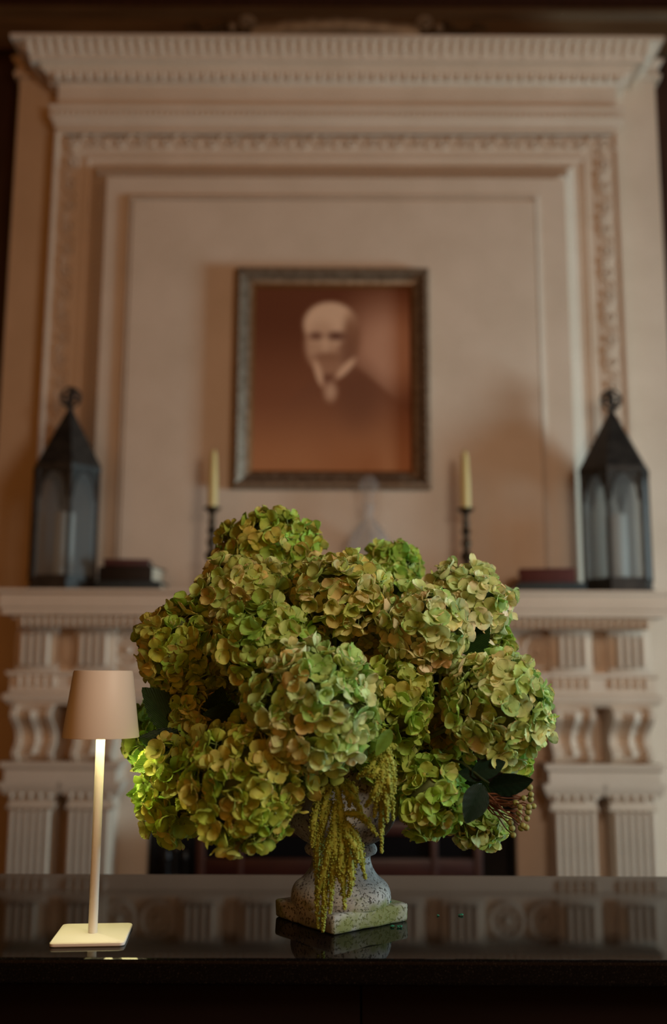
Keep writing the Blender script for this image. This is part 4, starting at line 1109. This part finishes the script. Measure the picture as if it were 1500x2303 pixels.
# hanging amaranth
def strand(parent, pts_px, r0, seed, Yoff=0):
    rnd = random.Random(seed)
    P_ = [at(x, y, Y + Yoff) for x, y, Y in pts_px]
    # Catmull-Rom through the points
    C_ = []
    for i in range(len(P_) - 1):
        a, b_, c_, d = P_[max(i - 1, 0)], P_[i], P_[i + 1], P_[min(i + 2, len(P_) - 1)]
        for k in range(10):
            t = k / 10
            C_.append(.5 * (2 * b_ + (c_ - a) * t + (2 * a - 5 * b_ + 4 * c_ - d) * t * t + (3 * b_ - a - 3 * c_ + d) * t ** 3))
    C_.append(P_[-1]); n_ = len(C_); O_ = parent.location
    C_ = [p_ - O_ for p_ in C_]
    L_ = sum((C_[i + 1] - C_[i]).length for i in range(n_ - 1))
    radf = lambda t: r0 * .92 * (.75 + .45 * math.sin(PI * min(1, t * 1.1)) ** .7) * (1 - .62 * max(0, t - .6) / .4)
    mbx = MB(); mbx.tube(C_, [radf(i / (n_ - 1)) * .72 for i in range(n_)], 8)
    ico = [Vector(v) for v in ((1, 0, 0), (-1, 0, 0), (0, 1, 0), (0, -1, 0), (0, 0, 1), (0, 0, -1))]
    of = [(0, 2, 4), (2, 1, 4), (1, 3, 4), (3, 0, 4), (2, 0, 5), (1, 2, 5), (3, 1, 5), (0, 3, 5)]
    nb = int(L_ / .00052)
    for k in range(nb):
        t = (k + rnd.random()) / nb; f_ = t * (n_ - 1); i = min(int(f_), n_ - 2)
        p_ = C_[i].lerp(C_[i + 1], f_ - i); tg = (C_[i + 1] - C_[i]).normalized()
        s_ = tg.orthogonal().normalized(); a = rnd.uniform(0, 2 * PI); q = Matrix.Rotation(a, 3, tg) @ s_
        r_ = radf(t) * rnd.uniform(.74, 1.06); bs_ = rnd.uniform(.0012, .0021)
        ctr_ = p_ + q * r_; ro_ = Matrix.Rotation(rnd.uniform(0, 3), 3, q)
        mbx.add([ctr_ + (ro_ @ v) * bs_ * (1.0) for v in ico], of)
    return mbx.build('strand', M['amaranth'], parent, smooth=80)
a0 = at(752, 1752, 1.47)
am = thing('amaranth', a0, 'long hanging amaranth tassels falling over the urn to the plinth', 'flower', 'hanging amaranth')
md = MOUTH - a0
MB().tube([md, md * .5 + Vector((0, 0, .03)), Vector((0, 0, 0))], .003, 8).build('stem', M['stem'], am)
F_ = 1.475
S1 = [
 [(750, 1752, 1.47), (722, 1785, 1.46), (706, 1835, 1.465), (699, 1888, 1.475)],
 [(752, 1755, 1.47), (732, 1800, 1.455), (722, 1870, 1.465), (728, 1922, 1.475)],
 [(755, 1755, 1.465), (765, 1810, 1.45), (768, 1870, 1.455), (783, 1885, 1.46)],
 [(760, 1755, 1.465), (780, 1780, 1.45), (786, 1815, 1.455)],
 [(765, 1755, 1.47), (792, 1770, 1.455), (804, 1792, 1.455)],
 [(762, 1758, 1.465), (795, 1795, 1.45), (815, 1830, 1.455)],
 [(770, 1830, 1.455), (805, 1832, 1.45), (828, 1850, 1.45), (848, 1880, 1.455)],
 [(768, 1840, 1.455), (800, 1880, 1.45), (812, 1925, 1.455), (822, 1978, 1.46)],
 [(766, 1835, 1.455), (788, 1890, 1.45), (800, 1950, 1.46)],
 [(760, 1830, 1.46), (745, 1890, 1.45), (728, 1960, 1.46), (714, 2020, 1.475), (716, 2088, 1.485)],
 [(755, 1840, 1.46), (738, 1900, 1.46), (732, 1980, 1.47), (728, 2050, 1.475), (726, 2095, 1.485)],
 [(758, 1850, 1.46), (752, 1920, 1.455), (746, 1990, 1.465), (742, 2055, 1.475)],
 [(765, 1850, 1.455), (768, 1920, 1.45), (764, 1960, 1.455), (766, 1978, 1.46)],
 [(768, 1850, 1.455), (774, 1930, 1.455), (772, 1990, 1.46), (776, 2046, 1.465)],
 [(770, 1850, 1.455), (786, 1920, 1.45), (790, 1980, 1.455), (784, 2018, 1.46)],
 [(735, 1830, 1.465), (716, 1880, 1.465), (713, 1950, 1.475), (712, 2010, 1.48)],
 [(745, 1800, 1.465), (728, 1850, 1.46), (716, 1890, 1.47), (718, 1960, 1.475)],
 [(758, 1800, 1.455), (752, 1860, 1.45), (756, 1940, 1.455), (764, 1982, 1.46)],
 [(720, 1790, 1.46), (705, 1850, 1.455), (703, 1905, 1.46)],
 [(775, 1870, 1.45), (798, 1905, 1.44), (806, 1940, 1.445)],
 [(745, 1765, 1.465), (724, 1776, 1.45), (710, 1800, 1.45)],
]
for i, s_ in enumerate(S1): strand(am, s_, .0058, i)
a1 = at(858, 1650, 1.43)
am2 = thing('amaranth', a1, 'shorter hanging amaranth tassels below the front centre hydrangea', 'flower', 'hanging amaranth')
md = MOUTH - a1
MB().tube([md, md * .5 + Vector((0, 0, .03)), Vector((0, 0, 0))], .003, 8).build('stem', M['stem'], am2)
S2 = [
 [(862, 1640, 1.42), (872, 1690, 1.40), (884, 1730, 1.40), (888, 1785, 1.41)],
 [(858, 1655, 1.42), (870, 1720, 1.395), (880, 1780, 1.41), (884, 1845, 1.43)],
 [(858, 1660, 1.42), (862, 1740, 1.39), (848, 1790, 1.40), (842, 1838, 1.42)],
 [(856, 1665, 1.42), (860, 1750, 1.395), (858, 1830, 1.42), (858, 1918, 1.44)],
 [(856, 1665, 1.42), (835, 1725, 1.40), (812, 1740, 1.41), (804, 1752, 1.42)],
 [(862, 1690, 1.41), (848, 1698, 1.40), (834, 1700, 1.41)],
 [(858, 1720, 1.40), (842, 1742, 1.39), (824, 1746, 1.40)],
 [(864, 1672, 1.42), (880, 1678, 1.41), (894, 1680, 1.41)],
 [(860, 1740, 1.395), (844, 1780, 1.39), (822, 1815, 1.41)],
 [(864, 1740, 1.395), (868, 1800, 1.40), (870, 1850, 1.42)],
 [(866, 1700, 1.40), (874, 1760, 1.39), (876, 1800, 1.41)],
]
for i, s_ in enumerate(S2): strand(am2, s_, .0052, 50 + i)

# moss crumbs fallen on the counter
rnd = random.Random(9)
CR = [(880, 2082, 'teal moss crumb touching the right side of the plinth, the nearer to its corner'), (899, 2083, 'teal moss crumb beside the right corner of the plinth'), (1035, 2056, 'teal moss crumb lying alone farthest right on the counter'), (986, 2057, 'tiny moss crumb between the plinth and the farthest right one')]
def crumb(p_, label, r_):
    mbx = MB()
    for k in range(5):
        mbx.ball((rnd.uniform(-r_, r_), rnd.uniform(-r_, r_) * .6, r_ * .4 + rnd.uniform(0, r_ * .5)), r_ * .5, 1, (1.3, .8, .7))
    lowest = min(v[2] for v in mbx.v)
    mbx.v = [(a, b_, c_ - lowest) for a, b_, c_ in mbx.v]
    tag(mbx.build('moss_crumb', M['crumb'], None, p_), label, 'moss', 'moss crumbs on the counter')
for (cx_, cy_, lb_) in CR: crumb(on_table(cx_, cy_ + 3), lb_, .0035 if cx_ != 986 else .0022)
crumb(at(872, 2027, 1.60) * 1, 'teal moss crumb lying on top of the stone plinth', .0035)
bpy.context.scene.objects[-1].location.z = ZT + PH + .0005
